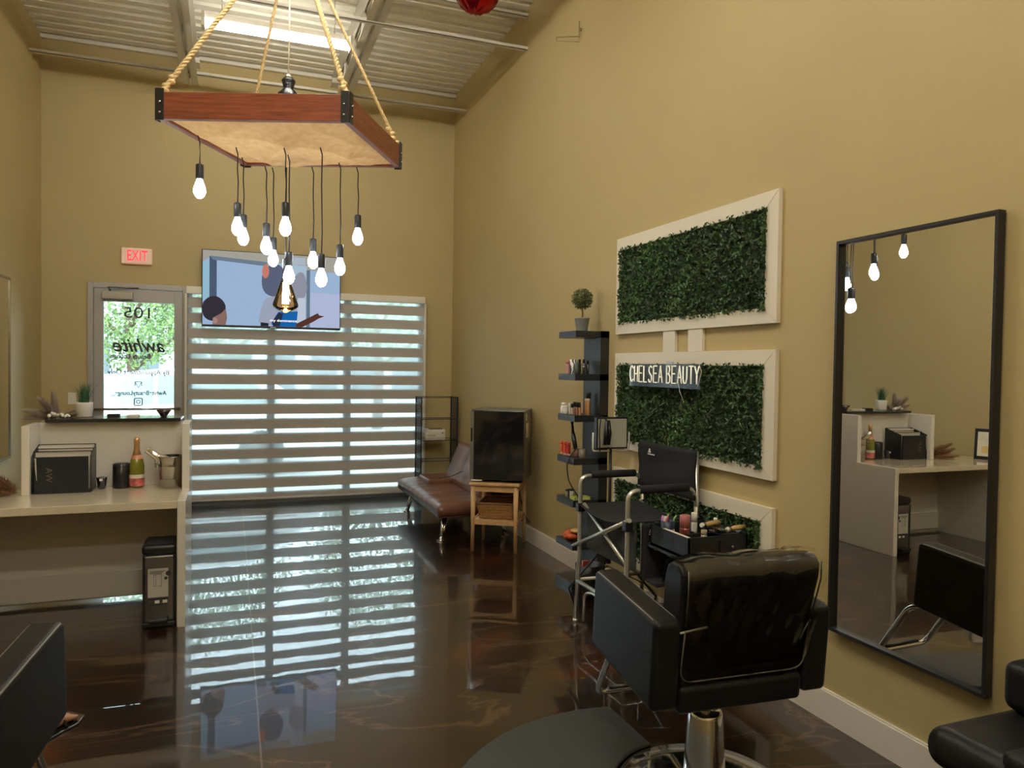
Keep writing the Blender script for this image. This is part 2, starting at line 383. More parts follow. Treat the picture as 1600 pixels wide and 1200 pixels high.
def window():
    o = struct(bpy.data.objects.new('window_1', None)); COL.objects.link(o); o.location = (.815, D + .06, 0)
    b = MB(); X = lambda x: x - .815; y0, y1 = -.03, .05
    b.box((X(-.43), y0, 0), (X(-.385), y1, 2.28)).box((X(2.015), y0, 0), (X(2.06), y1, 2.28)).box((X(-.385), y0, 0), (X(2.015), y1, .085)).box((X(-.385), y0, 2.235), (X(2.015), y1, 2.28))
    b.box((X(.355), y0, .085), (X(.435), y1, 2.235)).box((X(1.165), y0, .085), (X(1.245), y1, 2.235))
    b.build('window_frame', mat('window_bronze', (.20, .19, .18), .4, metal=.3), o)
    MB().box((X(-.385), .005, .085), (X(2.015), .013, 2.235)).build('window_pane', GLASS, o)
window()

# zebra blind in front of the window
def blind():
    o = thing('zebra_blind', 'striped roller blind of grey and sheer bands covering the wide window', 'blind', (.81, D - .05, 0))
    X = lambda x: x - .81
    MB().box((X(-.44), -.05, 2.20), (X(2.053), .04, 2.275)).build('valance', WHITE, o, .006)
    for yy, ph in ((-.012, 0.0), (.022, 0.012)):
        a = MB(); s = MB(); z = 2.205; first = True
        zs = [2.188 - .1573 * k for k in range(14)]
        top = 2.205
        for zc in zs:
            hi = zc + .030 + ph; lo = zc - .030 + ph
            if top > hi: a.poly([(X(-.425), yy, hi), (X(2.045), yy, hi), (X(2.045), yy, top), (X(-.425), yy, top)])
            s.poly([(X(-.425), yy, lo), (X(2.045), yy, lo), (X(2.045), yy, hi), (X(-.425), yy, hi)]); top = lo
        if top > .075: a.poly([(X(-.425), yy, .075), (X(2.045), yy, .075), (X(2.045), yy, top), (X(-.425), yy, top)])
        a.build('opaque_band', BLINDOP, o); s.build('sheer_band', BLINDSH, o)
    MB().tube([(X(-.425), .004, .062), (X(2.045), .004, .062)], .014, 10).build('bottom_bar', TRIMW, o)
    MB().box((X(-.452), -.03, .03), (X(-.43), .045, 2.20)).build('side_rail', TRIMW, o); MB().box((X(2.048), -.03, .03), (X(2.07), .045, 2.20)).build('side_rail', TRIMW, o)
blind()

# ------------------------------------------------------------------ ceiling light fixtures
TUBED = emit('tube_glow_far', (1.0, 0.97, 0.86), 24.0)
def strip_light():
    o = thing('strip_light', 'long lit white strip light hung between the two roof joists', 'ceiling light', (.36, 6.57, 4.27), 0)
    MB().box((-.60, -.030, .005), (.60, .030, .05)).build('housing', TRIMW, o, .004)
    MB().tube([(-.575, 0, -.022), (.575, 0, -.022)], .040, 14).build('lamp_tube', TUBED, o)
    for s in (-1, 1): MB().box((s * .59 - .014, -.052, -.066), (s * .59 + .014, .052, .052)).build('end_cap', TRIMW, o, .004)
    for s in (-1, 1): MB().tube([(s * .45, 0, .05), (s * .45, 0, .34)], .003, 6).build('hanger_wire', STEEL, o)
    return o
F0 = strip_light()
def strip_copy(loc, label):
    c = dup(F0, loc, 0, label)
    for ch in c.children:
        if ch.name.startswith('lamp_tube'): ch.data = ch.data.copy(); ch.data.materials[0] = TUBEG
strip_copy((.36, 4.05, 4.27), 'strip light straight above the wooden light frame')
strip_copy((.36, 1.70, 4.27), 'strip light over the near salon chairs, outside the picture')
strip_copy((.36, -.60, 4.27), 'strip light behind the viewer, nearer one')
strip_copy((.36, -2.60, 4.27), 'strip light at the back wall end of the room')

# ------------------------------------------------------------------ hanging wooden light frame
FL, FR, BR, BL = Vector((-.38, 4.35, 0)), Vector((.57, 3.995, 0)), Vector((1.02, 4.80, 0)), Vector((.07, 5.165, 0))
CC = (FL + FR + BR + BL) / 4
APEX = Vector((.32, 4.58, 4.07))
def burlap_z(u, v):
    sag = (max(0, sin(pi * u)) ** .7) * (max(0, sin(pi * v)) ** .7)
    f1 = abs(sin(6.5 * u + 5 * v + 1.5 * sin(4 * v))) ** .5; f2 = abs(sin(11 * u - 8 * v + 2 * sin(5 * u + 1))) ** .6; f3 = sin(23 * u + 17 * v * u + 3)
    return .015 - .085 * sag + sag * (.050 * (f1 - .8) + .030 * (f2 - .7) + .004 * f3)
def cord_top(x, y):
    p = Vector((x, y)); best = None
    for i in range(41):
        for j in range(41):
            u, v = i / 40, j / 40; q = (FL * (1 - u) + FR * u) * (1 - v) + (BL * (1 - u) + BR * u) * v
            d = (q.xy - p).length
            if best is None or d < best[0]: best = (d, u, v)
    return 2.778 + burlap_z(best[1], best[2]) - .004
def chandelier():
    o = thing('light_frame', 'square red-stained wooden frame lined with burlap, hung on ropes over the room', 'hanging frame', (CC.x, CC.y, 2.778))
    z0, z1, t = 0.0, .14, .036
    c = [FL - CC, FR - CC, BR - CC, BL - CC]
    def inn(i):
        a = (c[(i - 1) % 4] - c[i]).normalized(); b = (c[(i + 1) % 4] - c[i]).normalized(); return c[i] + (a + b) * t
    for i in range(4):
        j = (i + 1) % 4
        p = [Vector((*q[:2], z0)) for q in (c[i], c[j], inn(j), inn(i))]
        MB().prism(p, (0, 0, z1)).build('frame_board', REDW, o, .002)
    for i in range(4):
        b = MB()
        for k in ((i + 1) % 4, (i - 1) % 4):
            d = (c[k] - c[i]).normalized(); n = Vector((d.y, -d.x, 0))
            if n.dot(c[i]) < 0: n = -n
            q0 = c[i] + n * .001; pts = [q0, q0 + d * .042, q0 + d * .042 + n * .006, q0 + n * .006]
            b.prism([Vector((p.x, p.y, -.008)) for p in pts], (0, 0, .166))
        br = b.build('corner_bracket', BLACK, o)
        for k in ((i + 1) % 4, (i - 1) % 4):
            d = (c[k] - c[i]).normalized(); n = Vector((d.y, -d.x, 0))
            if n.dot(c[i]) < 0: n = -n
            for z in (.03, .085):
                q = c[i] + d * .024 + n * .010; MB().ball((q.x, q.y, z), .008, 8).build('bolt', STEEL, br)
    # burlap
    b = MB(); N = 72; g = []
    ci = [inn(i) for i in range(4)]
    for i in range(N + 1):
        row = []
        for j in range(N + 1):
            u, v = i / N, j / N
            p = (ci[0] * (1 - u) + ci[1] * u) * (1 - v) + (ci[3] * (1 - u) + ci[2] * u) * v
            row.append(b.bm.verts.new((p.x, p.y, burlap_z(u, v))))
        g.append(row)
    for i in range(N):
        for j in range(N): b.bm.faces.new((g[i][j], g[i + 1][j], g[i + 1][j + 1], g[i][j + 1]))
    b.build('burlap_lining', BURLAP, o, smooth=True)
    ROPE = mat('rope_jute', (.62, .46, .22), .8, noise=.2, nscale=60)
    def rope(p0, p1, r, name='rope'):
        p0 = Vector(p0); p1 = Vector(p1); d = p1 - p0; L = d.length; d.normalize(); a = d.orthogonal().normalized(); bb = d.cross(a); m = MB()
        n = int(L / .012)
        for s in (0, 2 * pi / 3, 4 * pi / 3):
            m.tube([p0 + d * L * k / n + r * .55 * (cos(k * .95 + s) * a + sin(k * .95 + s) * bb) for k in range(n + 1)], r * .6, 5)
        return m.build(name, ROPE, o)
    ap = APEX - Vector((CC.x, CC.y, 2.778))
    for i, rr in ((0, .014), (1, .014), (2, .010), (3, .009)):
        base = Vector((c[i].x * .96, c[i].y * .96, .145))
        rp_ = rope(base, ap, rr)
        m = MB()
        for k in range(4): m.ball(base + (ap - base).normalized() * (.015 + .03 * k) + Vector((.006 * (-1) ** k, 0, 0)), .019, 8, (1.1, .9, .8))
        m.build('rope_knot', ROPE, rp_)
    MB().tube([ap + Vector((.03 * cos(a), 0, .03 * sin(a))) for a in [2 * pi * k / 16 for k in range(17)]], .006, 6).build('hook_ring', STEEL, o)
    rope(ap + Vector((0, 0, .03)), ap + Vector((0, 0, .55)), .012)
    MB().tube([(c[0].x * .93, c[0].y * .93, 0), (c[0].x * .93 + .003, c[0].y * .93, -.2)], .0015, 5).build('loose_strand', ROPE, o)
    return o
chandelier()
# power cord and wrapped box on the frame
o = thing('ceiling_cable', 'white power cord hanging straight down into the wooden light frame', 'cord', (.30, 4.55, 3.15))
MB().tube([(0, 0, 0), (.004, 0, .35), (-.004, 0, .8), (0, 0, 1.45)], .005, 8).build('cord', TRIMW, o)
MB().tube([(0, 0, -.03), (0, 0, .03)], .012, 10).build('plug', WHITE, o)
b = MB()
b.lathe([(.050, 0), (.060, .03), (.062, .11), (.050, .15), (.022, .175), (.034, .215), (.022, .235), (.0, .245)], n=14)
for v in b.bm.verts:
    v.co.z *= 1.06; v.co.x *= 1.12; v.co.x *= 1 + .12 * sin(40 * v.co.z + 3 * v.co.y * 30); v.co.y *= 1 + .12 * cos(33 * v.co.z)
tag(b.build('plastic_bag', mat('black_plastic', (.012, .012, .014), .22, bump=.5, bscale=25), None, loc=(.30, 4.55, 2.915)), 'crumpled black plastic bag knotted round the cord above the wooden frame', 'bag')
b = MB(); b.box((-.17, -.018, 0), (.17, .018, .03)); 
tag(b.build('cross_bar', REDW, None, loc=(.30, 4.55, 2.885)), 'narrow wooden cross bar in the top of the light frame', 'bar')

SOCK = mat('socket_black', (.03, .032, .035), .4)
CORD = mat('cord_black', (.01, .01, .01), .5)
def pendant(pos, top, name='pendant_light', label='', amber=False):
    x, y, zc = pos; o = thing(name, label, 'pendant light', (x, y, zc), 0, None if amber else 'clear filament pendants under the wooden frame')
    if not amber:
        zs = .045
        MB().tube([(0, 0, zs + .08), (0.003, 0, zs + .2), (-.002, 0, (top - zc) * .7), (0, 0, top - zc - .05), (-.01, .01, top - zc - .01)], .0035, 6).build('cord', CORD, o)
        MB().lathe([(.006, .085), (.019, .08), (.021, .075), (.021, .005), (.018, 0)][::-1], (0, 0, zs), 16).build('socket', SOCK, o)
        b = MB(); b.lathe([(0, -.060), (.012, -.058), (.024, -.046), (.032, -.026), (.031, -.006), (.022, .022), (.015, .040), (.013, .052)], n=16)
        b.build('bulb', BULBG, o)
    else:
        MB().tube([(0, 0, .24), (0, 0, .5), (.0, 0, top - zc)], .0035, 6).build('cord', CORD, o)
        MB().lathe([(.018, .135), (.021, .14), (.021, .235), (.006, .245)], n=16).build('socket', SOCK, o)
        b = MB(); b.lathe([(0, -.105), (.02, -.098), (.052, -.084), (.078, -.064), (.080, -.052), (.064, -.005), (.040, .070), (.018, .125), (.016, .14)], n=20, cap=False)
        g = b.build('bulb', AMBER, o)
        b = MB()
        for k in range(6):
            a = 2 * pi * k / 6; b.tube([(.012 * cos(a), .012 * sin(a), .09), (.017 * cos(a), .017 * sin(a), -.045)], .0045, 6)
        b.build('filament', emit('filament_glow', (1.0, .70, .34), 26), g)
    return o
PL = [((-.171, 4.46, 2.462), 'filament pendant lamp at the far left, the highest-hanging bulb of the cluster'),
      ((.026, 4.55, 2.286), 'filament pendant lamp second from the left, just in front of a lower one'),
      ((.061, 4.82, 2.273), 'filament pendant lamp third from the left, partly behind its neighbour'),
      ((.188, 4.67, 2.206), 'filament pendant lamp just above the television top edge, left of centre'),
      ((.244, 5.0, 2.177), 'filament pendant lamp touching the front of the television, behind its left neighbour'),
      ((.274, 4.32, 2.266), 'filament pendant lamp in the middle, clear of the television and nearest the front board'),
      ((.306, 4.49, 2.018), 'filament pendant lamp directly in front of the top of the amber bulb'),
      ((.471, 4.8, 2.154), 'filament pendant lamp right of centre, fourth from the right'),
      ((.472, 4.34, 1.996), 'filament pendant lamp hanging lowest of the clear bulbs, third from the right'),
      ((.610, 4.6, 2.098), 'filament pendant lamp over the right edge of the television'),
      ((.731, 4.7, 2.305), 'filament pendant lamp at the far right, against the bare wall')]
for p, l in PL: pendant(p, cord_top(p[0], p[1]), label=l)
pendant((.318, 4.95, 1.925), cord_top(.318, 4.95), 'amber_pendant', 'large amber cone-shaped glass bulb with glowing filaments hanging lowest', True)

# ------------------------------------------------------------------ television
def tv():
    o = thing('television', 'large wall television showing a classroom film, over the window top', 'television', (.405, 8.24, 2.263), 0)
    w, h = .697, .395
    MB().box((-w, 0, -h), (w, .045, h)).build('casing', BLACK, o, .004)
    MB().box((-.2, .045, -.15), (.2, .115, .25)).build('wall_bracket', BLACK, o)
    sc = MB().box((-w + .008, -.002, -h + .022), (w - .008, .001, h - .008)).build('screen', emit('screen_blue', (.30, .42, .60), .72), o)
    X0, X1, Z0, Z1 = -w + .008, w - .008, -h + .022, h - .008; lay = [0.003]
    def shape(pts, col, s=.68, nm='screen_picture', d=None):
        lay[0] += .0006; q = []
        for x, y in pts:
            u = (x - 45) / 1490; top = 60 + 105 * u; bot = 868 + 52 * u; v = 1 - (y - top) / (bot - top); u = min(1, max(0, u)); v = min(1, max(0, v))
            q.append((X0 + u * (X1 - X0), -lay[0], Z0 + v * (Z1 - Z0)))
        MB().poly(q).build(nm, emit('screen_%.2f_%.2f_%.2f' % col, col, s), o)
    def ell(cx, cy, rx, ry, n=20, j=0): return [(cx + rx * cos(2 * pi * k / n) * (1 + j * sin(5 * k)), cy + ry * sin(2 * pi * k / n) * (1 + j * cos(7 * k))) for k in range(n)]
    shape([(45, 60), (1535, 160), (1535, 330), (720, 240), (120, 140), (45, 190)], (.36, .35, .30))
    shape([(45, 195), (115, 190), (115, 600), (45, 600)], (.28, .48, .60))
    shape([(115, 130), (190, 160), (190, 600), (115, 600)], (.07, .10, .16))
    shape([(120, 125), (720, 200), (720, 245), (150, 170)], (.15, .20, .26))
    shape([(740, 200), (1160, 250), (1160, 905), (740, 905)], (.38, .50, .62))
    shape([(1155, 290), (1195, 290), (1195, 910), (1155, 910)], (.12, .18, .24))
    shape([(1200, 530), (1535, 560), (1535, 920), (1200, 910)], (.42, .47, .66))
    shape([(1010, 150), (1140, 160), (1140, 240), (1010, 230)], (.40, .46, .54))
    shape(ell(1080, 470, 85, 150, 22, .08), (.27, .28, .34))
    shape([(1060, 590), (1140, 590), (1150, 900), (1050, 900)], (.50, .55, .66))
    shape([(630, 845), (660, 700), (700, 600), (780, 565), (1010, 580), (1060, 740), (860, 880), (830, 900), (660, 870)], (.33, .36, .46))
    shape(ell(800, 400, 140, 175, 22, .03), (.10, .12, .19))
    shape(ell(705, 300, 38, 75), (.55, .20, .14))
    shape([(845, 740), (1060, 735), (1045, 905), (790, 905), (770, 860)], (.01, .12, .38))
    shape([(655, 850), (740, 860), (740, 900), (655, 895)], (.02, .02, .03))
    shape([(850, 745), (900, 760), (860, 900), (790, 905), (780, 840)], (.02, .03, .06))
    shape([(1045, 905), (1040, 870), (1190, 800), (1285, 755), (1300, 780), (1360, 790), (1290, 815), (1230, 850), (1110, 912)], (.09, .035, .025))
    shape(ell(160, 700, 125, 135, 24, .015), (.035, .03, .04))
    shape([(150, 875), (150, 800), (240, 750), (285, 700), (300, 800), (285, 880)], (.24, .14, .12))
    shape(ell(175, 830, 26, 34, 12), (.36, .22, .19))
    text_obj('screen_caption', 'my dominance', .038, emit('caption_white', (1, 1, 1), 1.0), o, face_M((.105, -.019, -.312)), .0002, fit=.27)
    MB().box((-.028, -.003, -.392), (.028, 0, -.381)).build('maker_mark', mat('mark_grey', (.5, .52, .55), .4), o)
tv()

# exit sign
o = thing('exit_sign', 'white exit sign with red lit letters above the door', 'sign', (-.898, D, 2.552))
MB().box((-.139, -.045, -.081), (.139, 0, .081)).build('housing', mat('sign_white', (.80, .70, .58), .4, emis=(1, .3, .2), es=.12), o, .012, 3)
text_obj('lettering', 'EXIT', .15, emit('exit_red', (1.0, .05, .07), 1.3), o, face_M((0.005, -.0465, 0)), .001, fit=.185, offset=.002)
# switch plate
o = thing('switch_plate', 'small white switch plate on the window wall beside the door', 'switch plate', (-1.47, D, 1.125))
MB().box((-.036, -.006, -.058), (.036, 0, .058)).build('plate', WHITE, o, .003)
MB().box((-.010, -.010, -.02), (.010, -.005, .02)).build('rocker', WHITE, o, .002)
# balloon
b = MB(); b.lathe([(0, -.12), (.06, -.11), (.12, -.07), (.165, -.01), (.17, .02), (.12, .09), (.05, .125), (0, .13)], n=36)
for v in b.bm.verts:
    a = math.atan2(v.co.y, v.co.x); r = math.hypot(v.co.x, v.co.y)
    k = 1 + .07 * cos(14 * a) * min(1, r / .1); v.co.x *= k; v.co.y *= k; v.co.z *= 1 + .06 * sin(9 * a)
tag(b.build('foil_balloon', mat('red_foil', (.45, .01, .015), .18, metal=.75), None, smooth=True, loc=(1.79, 5.66, 4.405), rot=(.12, .08, .2)), 'shiny red foil balloon floating up under the roof deck', 'balloon')
# wall hook with wire on right wall
b = MB(); b.tube([(0, 0, .06), (0, 0, -.06)], .004, 6); b.tube([(0, 0, -.05), (-.10, .18, 0)], .004, 6); b.tube([(0, 0, -.09), (-.10, .18, -.03), (-.10, .18, 0)], .003, 6); b.tube([(.02, 0, 0), (-.0, 0, 0)], .012, 6)
tag(b.build('wire_hook', mat('hook_brown', (.30, .22, .10), .5), None, loc=(W - .02, 5.01, 3.99)), 'thin bent wire hook high on the right wall', 'hook')

# ------------------------------------------------------------------ foliage panels on the right wall
def leaf_mat(name, c0, c1):
    m = mat(name, c0, .45); nt = m.node_tree; b = nt.nodes['Principled BSDF']; L = nt.links.new
    t = nt.nodes.new('ShaderNodeTexCoord'); n = nt.nodes.new('ShaderNodeTexNoise'); n.inputs['Scale'].default_value = 34; n.inputs['Detail'].default_value = 3
    n2 = nt.nodes.new('ShaderNodeTexNoise'); n2.inputs['Scale'].default_value = 3.5
    ad = nt.nodes.new('ShaderNodeMath'); ad.operation = 'ADD'; ad2 = nt.nodes.new('ShaderNodeMath'); ad2.operation = 'MULTIPLY'; ad2.inputs[1].default_value = .5
    r = nt.nodes.new('ShaderNodeValToRGB'); e = r.color_ramp.elements; e[0].position = .35; e[0].color = (*c0, 1); e[1].position = .66; e[1].color = (*c1, 1)
    L(t.outputs['Object'], n.inputs['Vector']); L(t.outputs['Object'], n2.inputs['Vector']); L(n.outputs['Fac'], ad.inputs[0]); L(n2.outputs['Fac'], ad.inputs[1])
    L(ad.outputs[0], ad2.inputs[0]); L(ad2.outputs[0], r.inputs[0]); L(r.outputs[0], b.inputs['Base Color']); return m
LEAF = leaf_mat('boxwood_leaf', (.014, .040, .014), (.10, .19, .05))
FRAMEW = mat('frame_white', (.80, .72, .58), .45, bump=.03)
def leaf_field(y0, y1, z0, z1, n, depth=.045):
    rnd = random.Random(int(n * 7 + y0 * 100)); vs = []; fs = []
    for k in range(n):
        y = rnd.uniform(y0, y1); z = rnd.uniform(z0, z1); x = -rnd.uniform(.012, depth)
        if rnd.random() < .10: y = rnd.choice((y0 - rnd.uniform(0, .02), y1 + rnd.uniform(0, .02)))
        if rnd.random() < .08: z = rnd.choice((z0 - rnd.uniform(0, .02), z1 + rnd.uniform(0, .022)))
        s = rnd.uniform(.009, .015); d = Vector((rnd.uniform(-1, .2), rnd.uniform(-1, 1), rnd.uniform(-1, 1))).normalized(); e = d.cross(Vector((rnd.uniform(-1, 1), rnd.uniform(-1, 1), rnd.uniform(-1, 1)))).normalized()
        c = Vector((x, y, z)); i = len(vs); nn = d.cross(e) * s * .25
        vs += [c - d * s, c + e * s * .55 + nn, c + d * s, c - e * s * .55 + nn]; fs.append((i, i + 1, i + 2, i + 3))
    return vs, fs
def green_panel(z0, z1, gz0, gz1, label):
    y0, y1, gy0, gy1 = 2.812, 4.363, 2.900, 4.300; yc = (y0 + y1) / 2; zc = (z0 + z1) / 2
    o = thing('foliage_panel', label, 'wall panel', (W, yc, zc), 0, 'white framed boxwood panels')
    X0, X1 = -.026, -.001
    a0, a1, c0, c1 = y0 - yc, y1 - yc, z0 - zc, z1 - zc; g0, g1, h0, h1 = gy0 - yc, gy1 - yc, gz0 - zc, gz1 - zc; e = .0008
    for pts in ([(a0, c1), (a1, c1), (g1, h1 + e), (g0, h1 + e)], [(a0, c0), (g0, h0), (g1, h0), (a1, c0)], [(a0, c0 + e), (a0, c1 - e), (g0 - e, h1), (g0 - e, h0)], [(a1, c0 + e), (g1 + e, h0), (g1 + e, h1), (a1, c1 - e)]):
        MB().prism([(X0, y, z) for y, z in pts], (X1 - X0, 0, 0)).build('frame_board', FRAMEW, o, .0012, 1)
    MB().box((-.014, g0, h0), (-.001, g1, h1)).build('backing_board', mat('backing_green', (.010, .022, .010), .8), o)
    vs, fs = leaf_field(g0 + .01, g1 - .01, h0 + .005, h1 - .012, 6500)
    me = bpy.data.meshes.new('foliage'); me.from_pydata(vs, [], fs); me.materials.append(LEAF); f = bpy.data.objects.new('foliage', me); COL.objects.link(f); f.parent = o
    tag(f, kind='stuff')
    return o
green_panel(1.722, 2.348, 1.798, 2.268, 'white framed boxwood panel, topmost on the right wall')
green_panel(.980, 1.598, 1.038, 1.520, 'white framed boxwood panel with the beauty lettering on it, middle of three')
green_panel(.245, .850, .310, .770, 'white framed boxwood panel lowest on the wall, behind the folding chair')
for i, (a, b_, l) in enumerate(((3.665, 3.79, 'far white plank joining the top and middle green panels'), (3.40, 3.533, 'near white plank joining the top and middle green panels'))):
    tag(MB().box((0, -(b_ - a) / 2, 0), (.02, (b_ - a) / 2, .122)).build('white_plank', FRAMEW, None, .001, 1, loc=(W - .021, (a + b_) / 2, 1.599)), l, 'plank', 'planks between the green panels')

# lettering sign
def neon():
    o = thing('lettering_sign', 'pale tube lettering on a clear board over the middle green panel', 'sign', (W - .075, 3.72, 1.468))
    # px 1003..1118 -> y 3.99..3.31 ; local u runs towards -y
    yA, yB, h = 4.055 - 3.72, 3.335 - 3.72, .096
    GL = {'C': [[(.9, .85), (.6, 1), (.3, .95), (.05, .65), (.05, .35), (.3, .05), (.6, 0), (.9, .15)]], 'H': [[(0, 0), (0, 1)], [(.8, 0), (.8, 1)], [(0, .5), (.8, .5)]],
          'E': [[(.8, 1), (0, 1), (0, 0), (.8, 0)], [(0, .55), (.65, .55)]], 'L': [[(0, 1), (0, 0), (.7, 0)]],
          'S': [[(.8, .9), (.5, 1), (.15, .9), (.1, .7), (.3, .55), (.7, .4), (.8, .2), (.55, 0), (.2, .02), (.0, .18)]],
          'A': [[(0, 0), (.45, 1), (.9, 0)], [(.18, .35), (.72, .35)]], 'B': [[(0, 0), (0, 1), (.55, 1), (.7, .8), (.5, .55), (0, .53)], [(.5, .55), (.8, .35), (.75, .08), (.5, 0), (0, 0)]],
          'U': [[(0, 1), (0, .3), (.2, .03), (.6, .03), (.8, .3), (.8, 1)]], 'T': [[(0, 1), (.9, 1)], [(.45, 1), (.45, 0)]], 'Y': [[(0, 1), (.42, .5), (.85, 1)], [(.42, .5), (.42, 0)]]}
    s = 'CHELSEA BEAUTY'; n = len(s); step = (yB - yA) / (n - .5)
    NE = mat('tube_cream', (.88, .84, .68), .4, emis=(1, .93, .7), es=.25); bb = MB()
    x = 0
    for k, ch in enumerate(s):
        if ch == ' ': x += .55; continue
        for st in GL[ch]:
            bb.tube([(-.012, yA + (x + u * .82) * step * 1.03, (v - .5) * h) for u, v in st], .0042, 6)
        x += 1
    bb.build('lettering', NE, o)
    MB().box((-.004, yB - .01, -.075), (0, yA + .02, .06)).build('clear_board', clear_mat('clear_acrylic', (.96, .97, .96), .03, .15), o)
    MB().tube([(-.01, yB - .005, .06), (-.012, yB - .03, .02), (-.010, yB, -.05), (-.012, yB + .01, -.07)], .0016, 5).build('thin_wire', TRIMW, o); MB().tube([(-.01, yB + .19, -.04), (-.012, yB + .17, -.09), (-.01, yB + .13, -.15)], .0014, 5).build('thin_wire', TRIMW, o)
    MB().box((.0, yB + .27, .045), (.012, yB + .33, .075)).build('power_adapter', mat('adapter_pale', (.55, .65, .66), .4), o)
    for y in (yA - .02, yB + .02): MB().tube([(0, y, .04), (.045, y, .04)], .004, 6).build('stand_off', STEEL, o)
neon()

# ------------------------------------------------------------------ mirrors
def mirror_right():
    o = thing('wall_mirror', 'tall black framed mirror hung on the right wall beside the salon chair', 'mirror', (W, 2.087, 1.226))
    y, z, t = .352, .816, .014; x0, x1 = -.040, -.006
    for lo, hi in (((x0, -y, z - t), (x1, y, z)), ((x0, -y, -z), (x1, y, -z + t)), ((x0, -y, -z + t), (x1, -y + t, z - t)), ((x0, y - t, -z + t), (x1, y, z - t))):
        MB().box(lo, hi).build('frame_rail', BLACK, o, .001, 1)
    g = MB().box((-.004, -y + t, -z + t), (.004, y - t, z - t)).build('mirror_glass', MIRR, o, loc=(-.018, 0, 0), rot=(0, 0, radians(-.42)))
mirror_right()
def mirror_left():
    o = thing('wall_mirror', 'pale framed mirror on the left wall above the desk end', 'mirror', (WL, 6.94, 1.43))
    y, z, t = .235, .74, .02
    for lo, hi in (((.002, -y, z - t), (.03, y, z)), ((.002, -y, -z), (.03, y, -z + t)), ((.002, -y, -z + t), (.03, -y + t, z - t)), ((.002, y - t, -z + t), (.03, y, z - t))):
        MB().box(lo, hi).build('frame_rail', STEEL, o, .001, 1)
    MB().box((.004, -y + t, -z + t), (.022, y - t, z - t)).build('mirror_glass', MIRR, o)
mirror_left()

# ------------------------------------------------------------------ black shelf tower and its things
XS, YS0, YS1 = 2.15, 4.50, 4.77
ZS = [1.748, 1.457, 1.178, .888, .603, .310, .045]
def tower():
    o = thing('shelf_tower', 'tall narrow black shelf column with open ledges, fixed to the right wall', 'shelf', (W, 4.63, 0))
    MB().box((-.065, -.135, 0), (0, .12, 1.75)).build('back_column', BLKWOOD, o, .001, 1)
    for z in ZS: MB().box((XS - W, YS0 - 4.63, z - .044), (-.065, YS1 - 4.63, z)).box((-.065, YS0 - 4.63 + .0, z - .044), (-.001, -.135, z)).build('ledge', BLKWOOD, o, .001, 1)
tower()
def topiary():
    o = thing('topiary', 'small ball topiary in a grey pot on the top black ledge', 'plant', (2.26, 4.635, ZS[0]))
    MB().lathe([(.036, 0), (.038, .004), (.050, .085), (.053, .088), (.053, .096), (.046, .096), (.044, .082), (0, .082)], n=24).build('pot', mat('pot_grey', (.24, .25, .24), .6, bump=.1), o)
    MB().tube([(0, 0, .08), (.004, 0, .12), (0, .003, .18)], .005, 6).build('stem', mat('bark', (.10, .055, .025), .8), o)
    rnd = random.Random(3); vs = []; fs = []
    for k in range(1300):
        d = Vector((rnd.gauss(0, 1), rnd.gauss(0, 1), rnd.gauss(0, 1))).normalized(); c = d * rnd.uniform(.045, .075) + Vector((0, 0, .225)); s = rnd.uniform(.006, .010)
        a = Vector((rnd.gauss(0, 1), rnd.gauss(0, 1), rnd.gauss(0, 1))).normalized(); e = a.cross(d).normalized(); i = len(vs); vs += [c - a * s, c + e * s * .6, c + a * s, c - e * s * .6]; fs.append((i, i + 1, i + 2, i + 3))
    me = bpy.data.meshes.new('foliage'); me.from_pydata(vs, [], fs); me.materials.append(leaf_mat('topiary_leaf', (.03, .05, .014), (.15, .17, .05))); f = bpy.data.objects.new('foliage', me); COL.objects.link(f); f.parent = o; tag(f, kind='stuff')
topiary()
def bottle(x, y, z, r, h, m, label, cat='bottle', capm=None, caph=.25, neck=1.0, name='bottle', group=None, tilt=0):
    o = thing(name, label, cat, (x, y, z), 0, group)
    if tilt: o.rotation_euler = (tilt, 0, 0)
    hb = h * (1 - caph)
    MB().lathe([(r * .92, 0), (r, r * .15), (r, hb - r * .3), (r * neck, hb)], n=14).build('body', m, o)
    MB().lathe([(r * neck * 1.0, hb), (r * neck * 1.0, h - .003), (r * neck * .9, h)], n=14).build('cap', capm or m, o)
    return o
PINK = mat('pink_bottle', (.62, .32, .30), .35); PINKD = mat('pink_cap', (.50, .13, .15), .35); WB = mat('white_bottle', (.80, .76, .68), .35)
zebra = mat('zebra_pattern', (.5, .5, .5), .4)
def _zebra():
    nt = zebra.node_tree; b = nt.nodes['Principled BSDF']; t = nt.nodes.new('ShaderNodeTexCoord'); n = nt.nodes.new('ShaderNodeTexWave'); n.inputs['Scale'].default_value = 22; n.inputs['Distortion'].default_value = 7; n.inputs['Detail'].default_value = 1
    r = nt.nodes.new('ShaderNodeValToRGB'); r.color_ramp.interpolation = 'CONSTANT'; r.color_ramp.elements[0].color = (.02, .02, .02, 1); r.color_ramp.elements[1].position = .5; r.color_ramp.elements[1].color = (.75, .72, .66, 1)
    nt.links.new(t.outputs['Object'], n.inputs['Vector']); nt.links.new(n.outputs['Fac'], r.inputs[0]); nt.links.new(r.outputs[0], b.inputs['Base Color'])
_zebra()
z = ZS[1]
bottle(2.22, 4.735, z, .016, .098, PINK, 'pale pink tube bottle at the far end of the second ledge', capm=PINKD)
bottle(2.19, 4.695, z, .017, .090, PINK, 'pink bottle with a darker pink cap, nearest the ledge front edge', capm=PINKD)
bottle(2.23, 4.690, z, .017, .094, PINK, 'pink bottle with a darker pink cap, tucked behind its twin', capm=PINKD)
